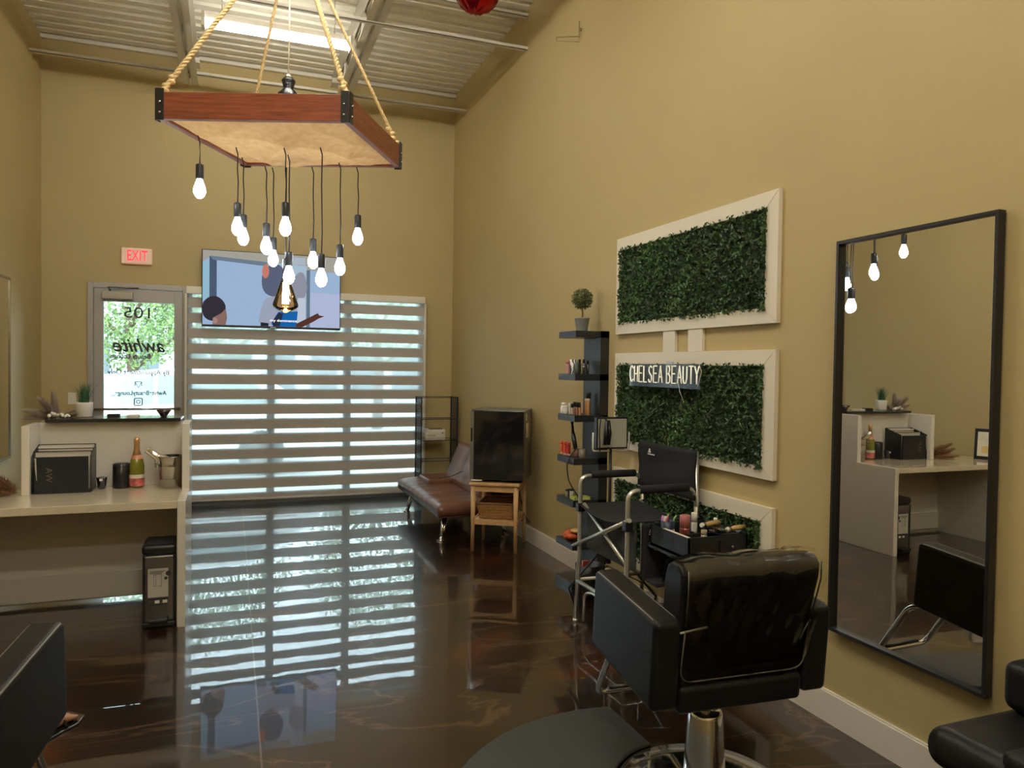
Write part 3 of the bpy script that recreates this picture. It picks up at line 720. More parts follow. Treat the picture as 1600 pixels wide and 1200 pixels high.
def cup(x, y, z, r, h, m, label, fill, cat='cup', name='brush_cup'):
    o = thing(name, label, cat, (x, y, z))
    MB().lathe([(r * .9, 0), (r * .92, .002), (r, h), (r * .92, h), (r * .84, .006), (0, .006)], n=18, cap=False).lathe([(0, 0), (r * .9, 0)], n=18, cap=False).build('cup_body', m, o)
    return o
cup(2.20, 4.632, z, .029, .098, zebra, 'black and white zebra-patterned cup holding brushes on the second ledge', None)
GLASSY = mat('dark_glass', (.02, .02, .022), .1, coat=1)
cup(2.19, 4.555, z, .024, .070, mat('dark_green_jar', (.03, .04, .03), .3), 'dark olive jar beside the zebra cup', None, 'jar', 'jar')
for k, (dx, dy, h) in enumerate(((0, 0, .10), (.03, .01, .095), (.005, -.035, .10), (.04, -.03, .092))):
    bottle(2.215 + dx * .9, 4.560 + dy - .012 + (.02 if k == 0 else 0), z, .011, h, GLASSY, ['black nail polish bottle with a silver label, front left of four', 'black nail polish bottle at the back left of four', 'black nail polish bottle closest to the ledge end', 'black nail polish bottle at the back by the column'][k], capm=BLACK, neck=.7, group='dark bottles on the second ledge')
z = ZS[2]
bottle(2.18, 4.745, z, .020, .075, WB, 'squat white bottle at the far front of the third ledge', neck=.8)
bottle(2.175, 4.700, z, .018, .055, WB, 'small white bottle with a black label on the third ledge', capm=WB)
rnd = random.Random(5)
cols = [(.75, .70, .66), (.70, .64, .60), (.6, .45, .38), (.45, .30, .22), (.30, .18, .12), (.22, .12, .08), (.28, .15, .10), (.55, .22, .12)]
for k in range(8):
    y = 4.665 - k * .0185; bottle(2.195 + .012 * (k % 2), y, z, .0085, .075 + .012 * (k > 2), mat('nail_%d' % k, cols[k], .2, coat=.5), 'slim polish bottle, number %s of eight from the far end of the third ledge row' % ['one', 'two', 'three', 'four', 'five', 'six', 'seven', 'eight'][k], capm=BLACK if k > 1 else WB, caph=.4, name='polish_bottle', group='polish bottles on the third ledge', tilt=-.12)
bottle(2.30, 4.600, z, .016, .15, BLACK, 'tall thin black spray bottle against the shelf column', name='spray_bottle')
for k, y in enumerate((4.555, 4.528)):
    bottle(2.265, y, z, .0125, .112, mat('copper_bottle', (.50, .24, .09), .3, coat=.5), ['copper coloured tall bottle, the farther of the pair', 'copper coloured tall bottle at the very end of the third ledge'][k], capm=mat('cap_tan', (.7, .55, .4), .4), caph=.15, group='copper bottles on the third ledge')
z = ZS[3]
for k in range(5):
    bottle(2.175 + .02 * (k % 2), 4.755 - k * .027, z + .0, .012, .095 - .004 * (k % 2), mat('coral_%d' % k, ((.80, .17, .07), (.78, .14, .06), (.75, .12, .05), (.70, .10, .05), (.55, .05, .05))[k], .3), 'coral red capped tube in the lipstick row, %s' % ['farthest', 'second farthest', 'middle one', 'second nearest', 'nearest and darkest'][k], cat='lipstick', name='lipstick', group='lipsticks on the fourth ledge')
o = thing('clip_strip', 'row of small white clips lying along the front of the fourth ledge', 'hair clips', (2.165, 4.66, z))
for k in range(7): MB().tube([(0, .085 - .026 * k, .003), (.004, .075 - .026 * k, .018)], .004, 6).build('clip', WB, o)
b = cup(2.215, 4.61, z, .030, .055, mat('brown_cup', (.20, .09, .05), .35), 'brown round cup on the fourth ledge', None)
cup(2.235, 4.54, z, .028, .060, mat('glass_cup', (.14, .11, .07), .15, coat=1), 'dark glass tumbler near the end of the fourth ledge', None, 'cup', 'tumbler')
o = thing('curling_iron', 'black curling iron standing tilted in the cup on the fourth ledge', 'curling iron', (2.205, 4.59, z + .062))
MB().tube([(0, 0, 0), (0, .03, .06), (0, .045, .10)], [.014, .017, .013], 10).build('handle', BLACK, o)
MB().tube([(0, .045, .10), (0, .060, .165)], [.010, .008], 10).build('barrel', mat('barrel_dark', (.03, .02, .018), .35, metal=.6), o)
MB().ball((0, .061, .168), .012, 8).build('cool_tip', BLACK, o)
pts = arc([(0, -.005, 0), (-.03, -.02, -.03), (-.075, -.02, -.10), (-.07, -.04, -.22), (-.02, -.10, -.32), (-.0, -.13, -.40)], .05)
MB().tube(pts, .0045, 6).build('cable', CORD, o)
z = ZS[4]
o = thing('green_box', 'small lime green packet lying at the near end of the fifth ledge', 'box', (2.225, 4.545, z)); MB().box((-.06, -.035, 0), (.06, .035, .022)).build('box_body', mat('lime', (.42, .46, .06), .4), o, .002); MB().box((-.05, -.0358, .004), (.05, -.035, .018)).build('label_strip', mat('limelight', (.6, .6, .25), .4), o)
for k in range(3): bottle(2.19, 4.68 - k * .035, z, .013, .05 + .008 * k, mat('jar_%d' % k, ((.5, .45, .3), (.06, .05, .03), (.7, .66, .55))[k], .3), ['beige little jar, farthest on the fifth ledge', 'dark little jar between two pale ones on the fifth ledge', 'pale little jar next to the green packet'][k], cat='jar', name='jar', capm=BLACK)
z = ZS[5]
o = thing('snack_packet', 'orange and red crumpled packet on the sixth ledge', 'packet', (2.20, 4.63, z)); bb = MB(); bb.ball((0, 0, .028), .06, 12, (.9, 1.3, .45)); 
for v in bb.bm.verts: v.co.z = max(.001, v.co.z * (1 + .25 * sin(60 * v.co.y + 40 * v.co.x)))
bb.build('packet_body', mat('packet_red', (.62, .10, .04), .35, noise=.6, nscale=30), o)
o2 = thing('snack_packet', 'yellow topped packet resting on the red one on the sixth ledge', 'packet', (2.22, 4.60, z + .055)); MB().ball((0, 0, .012), .04, 10, (.9, 1.2, .4)).build('packet_body', mat('packet_yellow', (.65, .38, .12), .4, noise=.4, nscale=40), o2)
o = thing('round_case', 'pale round drum case with a dark round centre on the lowest wall ledge', 'case', (2.13, 4.20, .33)); 

# ------------------------------------------------------------------ photo light on tripod, behind the folding chair
bpy.data.objects.remove(o, do_unlink=True)
def lightstand():
    o = thing('photo_light', 'square photo light panel on a black tripod beside the shelf tower', 'photo light', (2.15, 4.10, 0))
    MB().tube([(.06, 0, .28), (.06, 0, 1.02)], .010, 8).build('pole', BLACK, o)
    MB().tube([(.06, 0, .28), (.06, 0, .45)], .016, 8).build('collar', BLACK, o)
    for k, (dx, dy) in enumerate(((-.20, .02), (.13, -.22), (.10, .24))):
        MB().tube([(.06, 0, .42), (.06 + dx * 1.3, dy * 1.3, .14), (.06 + dx * (1.05 if k == 0 else 1.3), dy, .008)], .008, 6).build('leg', BLACK, o)
        MB().tube([(.06, 0, .26), (.06 + dx * 1.0, dy * 1.0, .20)], .004, 6).build('brace', BLACK, o)
    yk = arc([(-.062, 0, 1.10), (-.062, 0, .985), (.190, 0, .985), (.190, 0, 1.10)], .02)
    MB().tube(yk, .006, 6).build('yoke', mat('yoke_pale', (.6, .55, .48), .4), o)
    MB().box((-.045, -.015, .998), (.172, .02, 1.195)).build('lamp_head', BLACK, o, .003)
    MB().box((-.035, -.018, 1.008), (.162, -.014, 1.185)).build('diffuser', mat('diffuser', (.55, .52, .42), .5), o)
lightstand()
o = thing('hair_straightener', 'black hair straightener hanging folded in front of the photo light', 'hair tool', (2.145, 4.03, 1.12))
MB().tube([(0, 0, 0.06), (-.004, 0, -.02), (-.012, 0, -.09)], [.012, .016, .012], 8).build('upper_arm', BLACK, o)
MB().tube([(.012, 0, 0.06), (.020, 0, -.02), (.014, 0, -.09)], [.010, .013, .010], 8).build('lower_arm', BLACK, o)
MB().tube(arc([(0, 0, .06), (-.03, .02, .09), (-.05, .0, .0), (-.045, 0, -.13)], .03), .004, 6).build('cable', CORD, o)

# ------------------------------------------------------------------ tall folding chair with side table
def director():
    o = thing('folding_chair', 'tall folding make-up chair with black canvas and pale metal tubes', 'chair', (2.15, 3.65, 0))
    T = lambda pts: [(x - 2.15, y - 3.65, z) for x, y, z in pts]
    yf, yn, xf, xb = 3.93, 3.37, 1.925, 2.347
    for y in (yf, yn):
        r = .013
        MB().tube(T(arc([(xf - .02, y, .012), (xf, y, .45), (xf, y, .862), (xb - .02, y, .862), (xb, y, .75), (xb, y, .60)], .055)), r, 10).build('side_tube', ALU, o)
        MB().tube(T([(xb + .005, y, .012), (xb + .002, y, .5), (xb - .01, y, 1.06)]), r, 10).build('back_post', ALU, o)
        MB().tube(T([(xf + .065, y, .868), (xb - .06, y, .868)]), .022, 10).build('arm_pad', FABB, o)
        for x in (xf, xb): MB().box((x - 2.15 - .022, y - 3.65 - .02, .655), (x - 2.15 + .022, y - 3.65 + .02, .705)).build('joint', BLACK, o, .004)
        MB().tube(T([(xf, y, .25), (xb, y, .25)]), .010, 8).build('lower_rail', ALU, o)
        for x in (xf - .02, xb + .005): MB().tube(T([(x, y, 0), (x, y, .02)]), .016, 8).build('foot_cap', ALU, o)
    # crossing struts at front and back
    MB().tube(T([(xf - .02, yf + .05, .44), (xf, yn - .02, .715)]), .012, 8).build('cross_strut', ALU, o)
    MB().tube(T([(xf + .015, yf - .02, .70), (xf + .012, yn + .01, .46)]), .012, 8).build('cross_strut', ALU, o)
    MB().tube(T([(xb, yf, .44), (xb, yn, .70)]), .011, 8).build('cross_strut', ALU, o)
    MB().tube(T([(xb - .02, yf, .70), (xb - .02, yn, .44)]), .011, 8).build('cross_strut', ALU, o)
    # footrest bracket
    MB().tube(T(arc([(xf + .02, yf - .03, .01), (xf + .02, yf - .03, .17), (xf + .02, yf - .12, .205), (xf + .02, yn + .12, .205), (xf + .02, yn + .03, .17), (xf + .02, yn + .03, .01)], .05)), .010, 8).build('foot_frame', ALU, o)
    MB().tube(T([(xf - .012, yf, .245), (xf - .012, yn, .245)]), .012, 8).build('foot_rail', ALU, o)
    # seat sling
    b = MB(); N = 12
    for i in range(N):
        for sgn in (0,):
            u0, u1 = i / N, (i + 1) / N; f = lambda u: .70 - .035 * sin(pi * u)
            p = [(xf - .01, yn + (yf - yn) * u0, f(u0)), (xb + .0, yn + (yf - yn) * u0, f(u0)), (xb + .0, yn + (yf - yn) * u1, f(u1)), (xf - .01, yn + (yf - yn) * u1, f(u1))]
            b.prism(T(p), (0, 0, -.006))
    bmesh.ops.remove_doubles(b.bm, verts=b.bm.verts, dist=.0005)
    b.build('seat', FABB, o)
    b = MB(); M_ = 10
    def bk(u, v): return (xb - .018 + .03 * sin(pi * u) + .004 * sin(9 * v + 4 * u), yn - .012 + (yf - yn + .024) * u, .795 + .27 * v - .008 * sin(pi * u))
    vs = [[b.bm.verts.new(T([bk(i / N, j / M_)])[0]) for j in range(M_ + 1)] for i in range(N + 1)]
    for i in range(N):
        for j in range(M_): b.bm.faces.new((vs[i][j], vs[i + 1][j], vs[i + 1][j + 1], vs[i][j + 1]))
    bo = b.build('backrest', FABB, o, smooth=True); sm = bo.modifiers.new('s', 'SOLIDIFY'); sm.thickness = .012
    LG = mat('logo_white', (.75, .72, .66), .5)
    def logo(x, y, z, s, par, rz):
        M = Matrix.Translation(T([(x, y, z)])[0]) @ Matrix.Rotation(rz, 4, 'Z')
        b = MB(); b.ball((-.018 * s, 0, .012 * s), .010 * s, 8, (1, .2, 1)); b.prism([(-.034 * s, -.001, -.002), (-.002, -.001, -.002), (-.006 * s, -.001, .008 * s), (-.028 * s, -.001, .010 * s)], (0, .001, 0)); b.bm.transform(M); b.build('emblem', LG, par)
        b = MB(); b.box((-.036 * s, -.002, -.014 * s), (.040 * s, -.001, -.007 * s), M); b.build('logo_bar', LG, par)
    logo(xb - .028, 3.80, 1.005, 1.0, bo, -pi / 2)
    # side pouch hanging on the near side
    b = MB(); b.box((1.99 - 2.15, yn - 3.65 - .055, .40), (2.33 - 2.15, yn - 3.65 - .018, .70))
    po = b.build('side_pouch', FABB, o, .02, 3)
    logo(2.05, yn - .057, .655, .9, po, 0)
    MB().tube(T([(2.02, yn - .06, .60), (2.17, yn - .06, .655)]), .004, 6).build('zip', STEEL, po)
    b = MB(); b.box((1.96 - 2.15, yn - 3.65 - .01, .44), (1.975 - 2.15, yf - 3.65 - .02, .66)); b.build('front_flap', mat('grey_mesh', (.045, .045, .04), .8), o, .004)
    # folding side table
    b = MB(); b.box((2.005 - 2.15, 2.92 - 3.65, .585), (2.345 - 2.15, 3.31 - 3.65, .60)); tb = b.build('side_table', BLACK, o, .003)
    for x in (2.06, 2.33): MB().tube(T([(x, 3.30, .585), (x, yn - .0, .50)]), .006, 6).build('table_strut', ALU, tb)
    b = MB(); b.box((2.0 - 2.15, 3.2 - 3.65, .40), (2.34 - 2.15, 3.31 - 3.65, .42)); b.build('pouch_base', FABB, o, .005)
director()
def caddy():
    o = thing('makeup_case', 'open black make-up case on the side table of the folding chair', 'case', (2.178, 3.06, .60))
    b = MB(); x0, x1, y0, y1 = -.165, .17, -.11, .23
    b.box((x0, y0, 0), (x1, y1, .012)); t = .008
    b.box((x0, y0, .0), (x0 + t, y1, .105)); b.box((x1 - t, y0, 0), (x1, y1, .105)); b.box((x0, y0, 0), (x1, y0 + t, .105)); b.box((x0, y1 - t, 0), (x1, y1, .105)); b.box((x0, .02, 0), (x1, .02 + t, .09)); b.box((0, y0, 0), (.006, y1, .08))
    b.build('case_body', mat('case_black', (.010, .012, .012), .5), o)
    MB().box((x0 + .01, y0 - .004, .015), (.0, y0, .085)).build('drawer', BLACK, o, .002)
    d = MB().box((.012, y0 - .004, .015), (x1 - .01, y0, .085)).build('drawer', BLACK, o, .002)
    MB().ball((.075, y0 - .010, .05), .009, 10).build('drawer_knob', STEEL, d)
    b = MB(); b.box((.02, y0 + .01, .105), (.15, .0, .112)); b.box((.02, y0 + .01, .125), (.14, .01, .130)); b.box((.02, .02, .145), (.12, .03, .150)); b.build('tray', GLASSY, o)
    MB().box((x0 - .004, y0 + .005, .1055), (x0 + .012, y1 - .12, .1075)).build('white_edge', WHITE, o)
    return o
caddy()
zt = .613
o = thing('candy_cup', 'dark blue cup with white letters full of striped sticks in the make-up case', 'cup', (2.07, 3.22, zt)); MB().lathe([(.030, 0), (.036, .12), (.033, .12), (.028, .01), (0, .01)], n=18).build('cup_body', mat('navy', (.015, .02, .05), .4), o)
for k in range(4): MB().box((-.022 + .011 * k, -.0375, .058), (-.016 + .011 * k, -.0345, .080)).build('white_mark', WHITE, o)
rnd = random.Random(11)
for k in range(9):
    a = rnd.uniform(0, 6.28); q = .018; MB().tube([(q * cos(a), q * sin(a), .02), (q * 1.7 * cos(a), q * 1.7 * sin(a), .13), (q * 1.9 * cos(a) + .01, q * 1.9 * sin(a), .145)], .005, 6).build('stick', mat('stick_%d' % (k % 4), ((.5, .06, .12), (.75, .65, .62), (.25, .45, .15), (.45, .2, .45))[k % 4], .4), o)
bottle(2.105, 3.12, zt, .026, .165, mat('rose_metal', (.42, .13, .09), .25, metal=.6), 'tall copper rose spray can standing in the make-up case', cat='spray can', name='spray_can', capm=mat('rose_cap', (.50, .18, .16), .4), caph=.38)
bottle(2.20, 3.18, zt, .016, .16, WB, 'white slim bottle behind the rose spray can', caph=.3)
bottle(2.175, 3.06, zt, .015, .10, mat('cream_tube', (.70, .58, .42), .4), 'cream coloured tube beside the rose spray can')
bottle(2.27, 3.10, zt + .02, .010, .125, GLASSY, 'thin dark bottle with a white cap in the make-up case', capm=WB, caph=.5)
def brush(x, y, z, rz, label):
    o = thing('wooden_brush', label, 'brush', (x, y, z), rz)
    MB().tube([(-.045, 0, 0), (-.02, 0, .002), (.05, 0, .004)], [.010, .013, .010], 10).build('handle', mat('brush_wood', (.62, .38, .13), .3, coat=.5), o)
    MB().tube([(-.062, 0, 0), (-.045, 0, 0)], [.014, .012], 10).build('ferrule', STEEL, o)
    MB().tube([(-.072, 0, 0), (-.062, 0, 0)], [.010, .013], 10).build('bristles', WB, o)
brush(2.22, 3.06, zt + .125, .15, 'short wooden brush lying across the tray, the farther one')
brush(2.31, 2.98, zt + .115, .15, 'short wooden brush with pale tip lying nearest the case corner')
o = thing('blue_pack', 'pale blue crinkled pack lying in the make-up case', 'packet', (2.33, 3.02, zt)); bb = MB(); bb.ball((0, 0, .055), .05, 12, (.9, .7, 1))
for v in bb.bm.verts: v.co.z = max(.0, v.co.z * (1 + .12 * sin(90 * v.co.x)))
bb.build('pack_body', mat('blue_pack', (.32, .42, .55), .3, noise=.4, nscale=30), o)
# bin with red packet by the shelf base
o = thing('dark_bin', 'low dark basket with a red tube in it between shelf tower and folding chair', 'basket', (2.19, 4.33, 0))
MB().lathe([(.07, 0), (.09, .22), (.085, .22), (.066, .01), (0, .01)], n=18).build('basket_body', mat('dark_blue_plastic', (.012, .014, .022), .35), o)
o = thing('red_tube', 'red cosmetics tube standing in the dark basket', 'tube', (2.15, 4.30, .011)); MB().prism([(-.028, -.010, .12), (.028, -.010, .12), (.022, -.010, .24), (-.022, -.010, .24)][::-1], (0, .02, 0)).prism([(-.020, -.010, 0), (.020, -.010, 0), (.028, -.010, .12), (-.028, -.010, .12)], (0, .02, 0)).build('tube_body', mat('tube_red', (.60, .10, .05), .3, noise=.4, nscale=30), o)

# ------------------------------------------------------------------ salon chairs
def salon_chair(x, y, rz, label):
    o = thing('salon_chair', label, 'salon chair', (x, y, 0), rz, None)
    MB().lathe([(.30, 0), (.30, .008), (.285, .020), (.20, .030), (.10, .042), (.0, .045)], n=48).build('base_plate', CHROME, o)
    MB().tube([(.296 * cos(2 * pi * k / 48), .296 * sin(2 * pi * k / 48), .006) for k in range(49)], .008, 6).build('base_rim', BLACK, o)
    MB().lathe([(.078, .035), (.074, .06), (.068, .16), (.060, .275), (.058, .285), (.050, .290), (.0, .290)], n=32).build('pump_column', CHROME, o)
    MB().tube([(0, 0, .285), (0, 0, .42)], .018, 16).build('piston', STEEL, o)
    T = Matrix.Translation((0, 0, .42)) @ Matrix.Rotation(radians(4.5), 4, 'X') @ Matrix.Translation((0, 0, -.42))
    def vb(lo, hi, name, bev, par=o, m=VINYL, M=T):
        return MB().box(lo, hi, M).build(name, m, par, bev, 4)
    vb((-.235, -.20, .425), (.235, .27, .545), 'seat', .03)
    vb((-.235, -.215, .405), (.235, -.13, .50), 'back_rail', .02)
    PIPE = mat('piping_grey', (.16, .155, .14), .3)
    for s in (-1, 1):
        x0, x1 = (-.335, -.236) if s < 0 else (.236, .335)
        a = MB().prism([T @ Vector(p) for p in ((x0, -.215, .425), (x0, .262, .425 + .018), (x0, .262, .735), (x0, -.215, .725))], (x1 - x0, 0, 0)).build('armrest', VINYL, o, .022, 4)
        xo = x0 + .008 if s < 0 else x1 - .008
        MB().tube([T @ Vector(p) for p in ((xo, -.18, .722), (xo, .235, .730), (xo, .252, .71), (xo, .254, .46))], .0035, 6).build('piping', PIPE, a)
        xo = x1 - .014 if s < 0 else x0 + .014
        MB().tube([T @ Vector(p) for p in ((xo, -.18, .723), (xo, .235, .731))], .0025, 6).build('piping', PIPE, a)
    # backrest leaning towards -y
    B = Matrix.Translation((0, -.10, .50)) @ Matrix.Rotation(radians(11), 4, 'X')
    b = MB(); N = 10; rows = []
    prof = [(-.085, 0), (-.095, .06), (-.090, .22), (-.085, .34), (-.075, .385), (-.045, .405), (-.005, .40), (.025, .375), (.035, .32), (.032, .10), (.02, 0)]
    for i in range(N + 1):
        u = -1 + 2 * i / N; xx = .238 * (abs(u) ** .9) * (1 if u > 0 else -1); k = 1 - .02 * abs(u) ** 4
        rows.append([b.bm.verts.new(B @ Vector((xx * (1.02 + .34 * max(0, zz - .12)) + .036 * zz, yy * (1 - .04 * abs(u) ** 6), zz * k))) for yy, zz in prof])
    for i in range(N):
        for j in range(len(prof)):
            q = (j + 1) % len(prof); b.bm.faces.new((rows[i][j], rows[i + 1][j], rows[i + 1][q], rows[i][q]))
    b.bm.faces.new(rows[0][::-1]); b.bm.faces.new(rows[-1])
    back = b.build('backrest', VINYL, o, .012, 3)
    # clear plastic cover stretched over the back
    b = MB(); rows = []
    NX, NZ = 26, 22; rnd = random.Random(4)
    path = [(-.104 - .012 * sin(pi * t), -.0 + .40 * t) for t in [k / 14 for k in range(15)]] + [(-.06, .414), (-.02, .412), (.03, .392), (.042, .34), (.042, .26), (.042, .18)]
    for i in range(NX + 1):
        u = -1 + 2 * i / NX; row = []
        for j, (yy, zz) in enumerate(path):
            w = .006 * sin(7 * u + 21 * zz) + .004 * sin(19 * u - 33 * zz) + rnd.uniform(-.0015, .0015)
            row.append(b.bm.verts.new(B @ Vector((u * .240 * (1 + .30 * max(0, zz - .12)) + .03 * zz, yy - abs(w) * (1 if yy < 0 else -1), zz + .004 * sin(9 * u)))))
        rows.append(row)
    for i in range(NX):
        for j in range(len(path) - 1): b.bm.faces.new((rows[i][j], rows[i + 1][j], rows[i + 1][j + 1], rows[i][j + 1]))
    cv = b.build('plastic_cover', CLEARP, back, smooth=True)
    SE = mat('cover_seam', (.10, .095, .08), .12, spec=.8)
    MB().tube([B @ Vector(p) for p in arc([(-.235, -.108, .20), (-.235, -.112, .02), (.235, -.112, .02), (.235, -.108, .20)], .05)], .0028, 6).build('seam', SE, cv)
    MB().tube([B @ Vector(p) for p in ((-.248, -.10, .19), (-.16, -.112, .21))], .004, 6).build('wrinkle_glint', mat('wrinkle_shine', (.45, .44, .40), .2), cv)  # pale strand: the glint on a crease of the plastic, put in as colour
    MB().tube([B @ Vector(p) for p in ((.245, -.10, .19), (.215, -.112, .16), (.205, -.112, .13))], .003, 6).build('wrinkle_glint', mat('wrinkle_shine', (.45, .44, .40), .2), cv)  # second pale strand, likewise a painted glint on the cover
    for s in (-1, 1): MB().tube([B @ Vector(p) for p in ((s * .238 + .006, -.103, .21), (s * .248 + .009, -.104, .34), (s * .250 + .012, -.090, .395))], .003, 6).build('seam', SE, cv)
    # footrest
    fr = MB().tube(arc([(-.165, .20, .44), (-.165, .40, .40), (-.165, .57, .125), (.165, .57, .125), (.165, .40, .40), (.165, .20, .44)], .05), .013, 12).build('footrest', CHROME, o)
    MB().tube([(-.11, .57, .139), (.11, .57, .139)], .010, 8).build('foot_grip', BLACK, fr)
    MB().box((-.03, -.03, .415), (.03, .03, .43)).build('seat_plate', STEEL, o)
    return o
salon_chair(1.585, 2.20, radians(-3), 'black vinyl salon chair with plastic-wrapped back in front of the tall mirror')
salon_chair(-.808, 2.255, radians(-8), 'black vinyl salon chair at the left edge of the picture with a foot beyond it')

# floor mat
b = MB(); cx, cy, R = 1.40, 2.10, .775; pts = []
a0 = math.acos((1.56 - cx) / R)
for k in range(61):
    a = a0 + (2 * pi - 2 * a0) * k / 60; pts.append((cx + R * cos(a), cy + R * sin(a)))
hole = [(1.585 + .315 * cos(a), 2.20 + .315 * sin(a)) for a in [2 * pi * k / 60 for k in range(60)]]
inside = lambda p: (p[0] - 1.585) ** 2 + (p[1] - 2.20) ** 2 < .315 ** 2
# outline: outer arc then the round cut-out for the chair base
s = math.sqrt(.315 ** 2 - (1.56 - 1.585) ** 2); th1 = math.atan2(s, 1.56 - 1.585); out = list(pts)
# pts runs from upper-right corner anticlockwise to lower-right corner; close over the cut-out
thl = -th1
for k in range(31):
    a = thl - (2 * pi - 2 * th1) * k / 30
    out.append((1.585 + .315 * cos(a), 2.20 + .315 * sin(a)))
b.prism([(p[0], p[1], 0.0) for p in out], (0, 0, .019))
tag(b.build('floor_mat', VINYLW, None, .012, 3), 'dark grey rounded rubber mat under the right salon chair', 'mat')

def treatment_bench():
    o = thing('treatment_bench', 'black padded bench end at the bottom right corner', 'bench', (2.14, 1.30, 0), 0)
    MB().box((-.27, -.60, .37), (.235, .27, .49)).build('padded_top', VINYL, o, .055, 5)
    MB().box((-.22, -.55, .31), (.22, .22, .37)).build('base_frame', BLACK, o, .01)
    for sx in (-1, 1):
        for sy in (-.5, .16): MB().tube([(sx * .18, sy, 0), (sx * .18, sy, .31)], .02, 10).build('leg', CHROME, o)
treatment_bench()
tag(MB().box((-.11, -.16, 0), (.11, .16, .15)).build('bolster_cushion', VINYL, None, .035, 4, loc=(2.285, 1.395, .491)), 'upright black padded block standing on the bench against the wall', 'cushion')
tag(MB().box((-.18, -.16, 0), (.18, .16, .06)).build('loose_cushion', VINYL, None, .028, 4, loc=(2.0, 1.14, .491)), 'flat black rounded cushion at the near end of the bench', 'cushion')

# ------------------------------------------------------------------ reception desk
def desk():
    o = thing('reception_desk', 'cream reception desk with raised box front and waterfall end', 'desk', (-.98, 4.9, 0))
    x = lambda v: v + .98; y = lambda v: v - 4.9
    B = lambda *a: [b.box((x(p[0]), y(p[1]), p[2]), (x(q[0]), y(q[1]), q[2])) for p, q in a]
    b = MB(); B(((-1.725, 4.55, .675), (-.283, 5.20, .719))); b.build('worktop', TOPW, o, .003)
    b = MB(); b.prism([(x(-.283), y(4.55), 0), (x(-.283), y(5.235), 0), (x(-.283), y(5.235), 1.125), (x(-.283), y(4.95), 1.125), (x(-.283), y(4.95), .719), (x(-.283), y(4.55), .719)], (.043, 0, 0)); b.build('end_panel', DESKW, o, .003)
    b = MB(); B(((-1.125, 4.95, .7195), (-1.085, 5.235, 1.12))); b.build('box_side', DESKW, o, .003)
    b = MB(); B(((-1.085, 5.20, .7195), (-.284, 5.235, 1.12))); b.build('box_back', DESKW, o, .002)
    b = MB(); B(((-1.725, 5.201, .02), (-.284, 5.235, .675))); b.build('modesty_panel', DESKW, o, .002)
    b = MB(); B(((-1.48, 5.185, .03), (-.284, 5.2005, .185))); b.build('toe_board', DESKW, o, .003)
    b = MB(); B(((-1.52, 4.60, 0), (-1.48, 5.2, .674))); b.build('wall_panel', DESKW, o, .002)
    b = MB(); B(((-.29, 4.60, .0), (-.2835, 5.185, .674))); b.build('inner_lining', mat('lining_grey', (.30, .29, .27), .4), o)
desk()
tag(MB().box((-1.045, 5.13, 1.126), (-.30, 5.42, 1.146)).build('counter_shelf', mat('shelf_black', (.02, .022, .024), .15, coat=.5), None, .002), 'long black shelf board lying on top of the reception desk box', 'shelf')
sup = thing('shelf_bracket', 'pale bracket under the far side of the black counter shelf', 'bracket', (-.66, 5.30, 0)); MB().box((-.35, -.064, .9), (.35, -.03, 1.125)).build('support', DESKW, sup, .002)

zt = .7195
def organizer():
    o = thing('file_holder', 'black wire file holder with a black folder and white papers', 'file holder', (-.935, 5.08, zt))
    MB().box((-.152, -.09, 0), (.152, .095, .006)).build('tray', BLACK, o)
    for yy, h in ((.09, .27), (.03, .25), (-.03, .24)):
        MB().tube([(-.15, yy, 0), (-.15, yy, h), (.15, yy, h), (.15, yy, 0)], .004, 6).build('wire_frame', BLACK, o)
    for s in (-1, 1): MB().prism([(s * .153, -.09, .0), (s * .153, .09, 0), (s * .153, .09, .27), (s * .153, .075, .27), (s * .153, -.09, .22)], (.004, 0, 0)).build('side_plate', BLACK, o)
    MB().box((-.142, .045, .01), (.142, .055, .262)).build('papers', WHITE, o)
    MB().box((-.142, -.02, .01), (.14, -.015, .235)).build('papers', WHITE, o)
organizer()
o = thing('folder', 'black menu folder with small gold mark leaning in the file holder', 'folder', (-.935, 4.985, zt))
MB().box((-.135, 0, .0), (.142, .012, .215)).build('cover', mat('folder_black', (.012, .014, .02), .4), o, .002)
text_obj('lettering', 'AW', .05, mat('gold_dull', (.16, .13, .07), .5), o, Matrix.Translation((-.06, -.0012, .11)) @ Matrix.Rotation(pi / 2, 4, 'Y') @ face_M((0, 0, 0)), .0003)
tag(MB().prism([(-1.075, 5.0, .93), (-1.055, 4.965, .93), (-1.052, 4.965, .80)], (.001, .001, 0)).build('paper_tag', WHITE, None), 'narrow white slip of paper at the left end of the file holder', 'paper')
o = thing('candle_jar', 'small black ribbed candle cup with white label', 'candle', (-.738, 5.10, zt)); MB().lathe([(.020, 0), (.022, .004), (.029, .062), (.030, .072), (.026, .072), (.0, .06)], n=20).build('jar', GLASSY, o); MB().box((-.008, -.0315, .052), (.008, -.028, .066)).build('label', WHITE, o)
o = thing('black_canister', 'black round canister between candle cup and sparkling bottle', 'canister', (-.635, 5.12, zt)); MB().lathe([(.046, 0), (.048, .003), (.048, .146), (.040, .153), (0, .153)], n=28).build('body', mat('canister_black', (.010, .011, .013), .3), o); MB().lathe([(.0485, .132), (.0485, .136)], n=28, cap=False).build('lid_line', GLASSY, o)
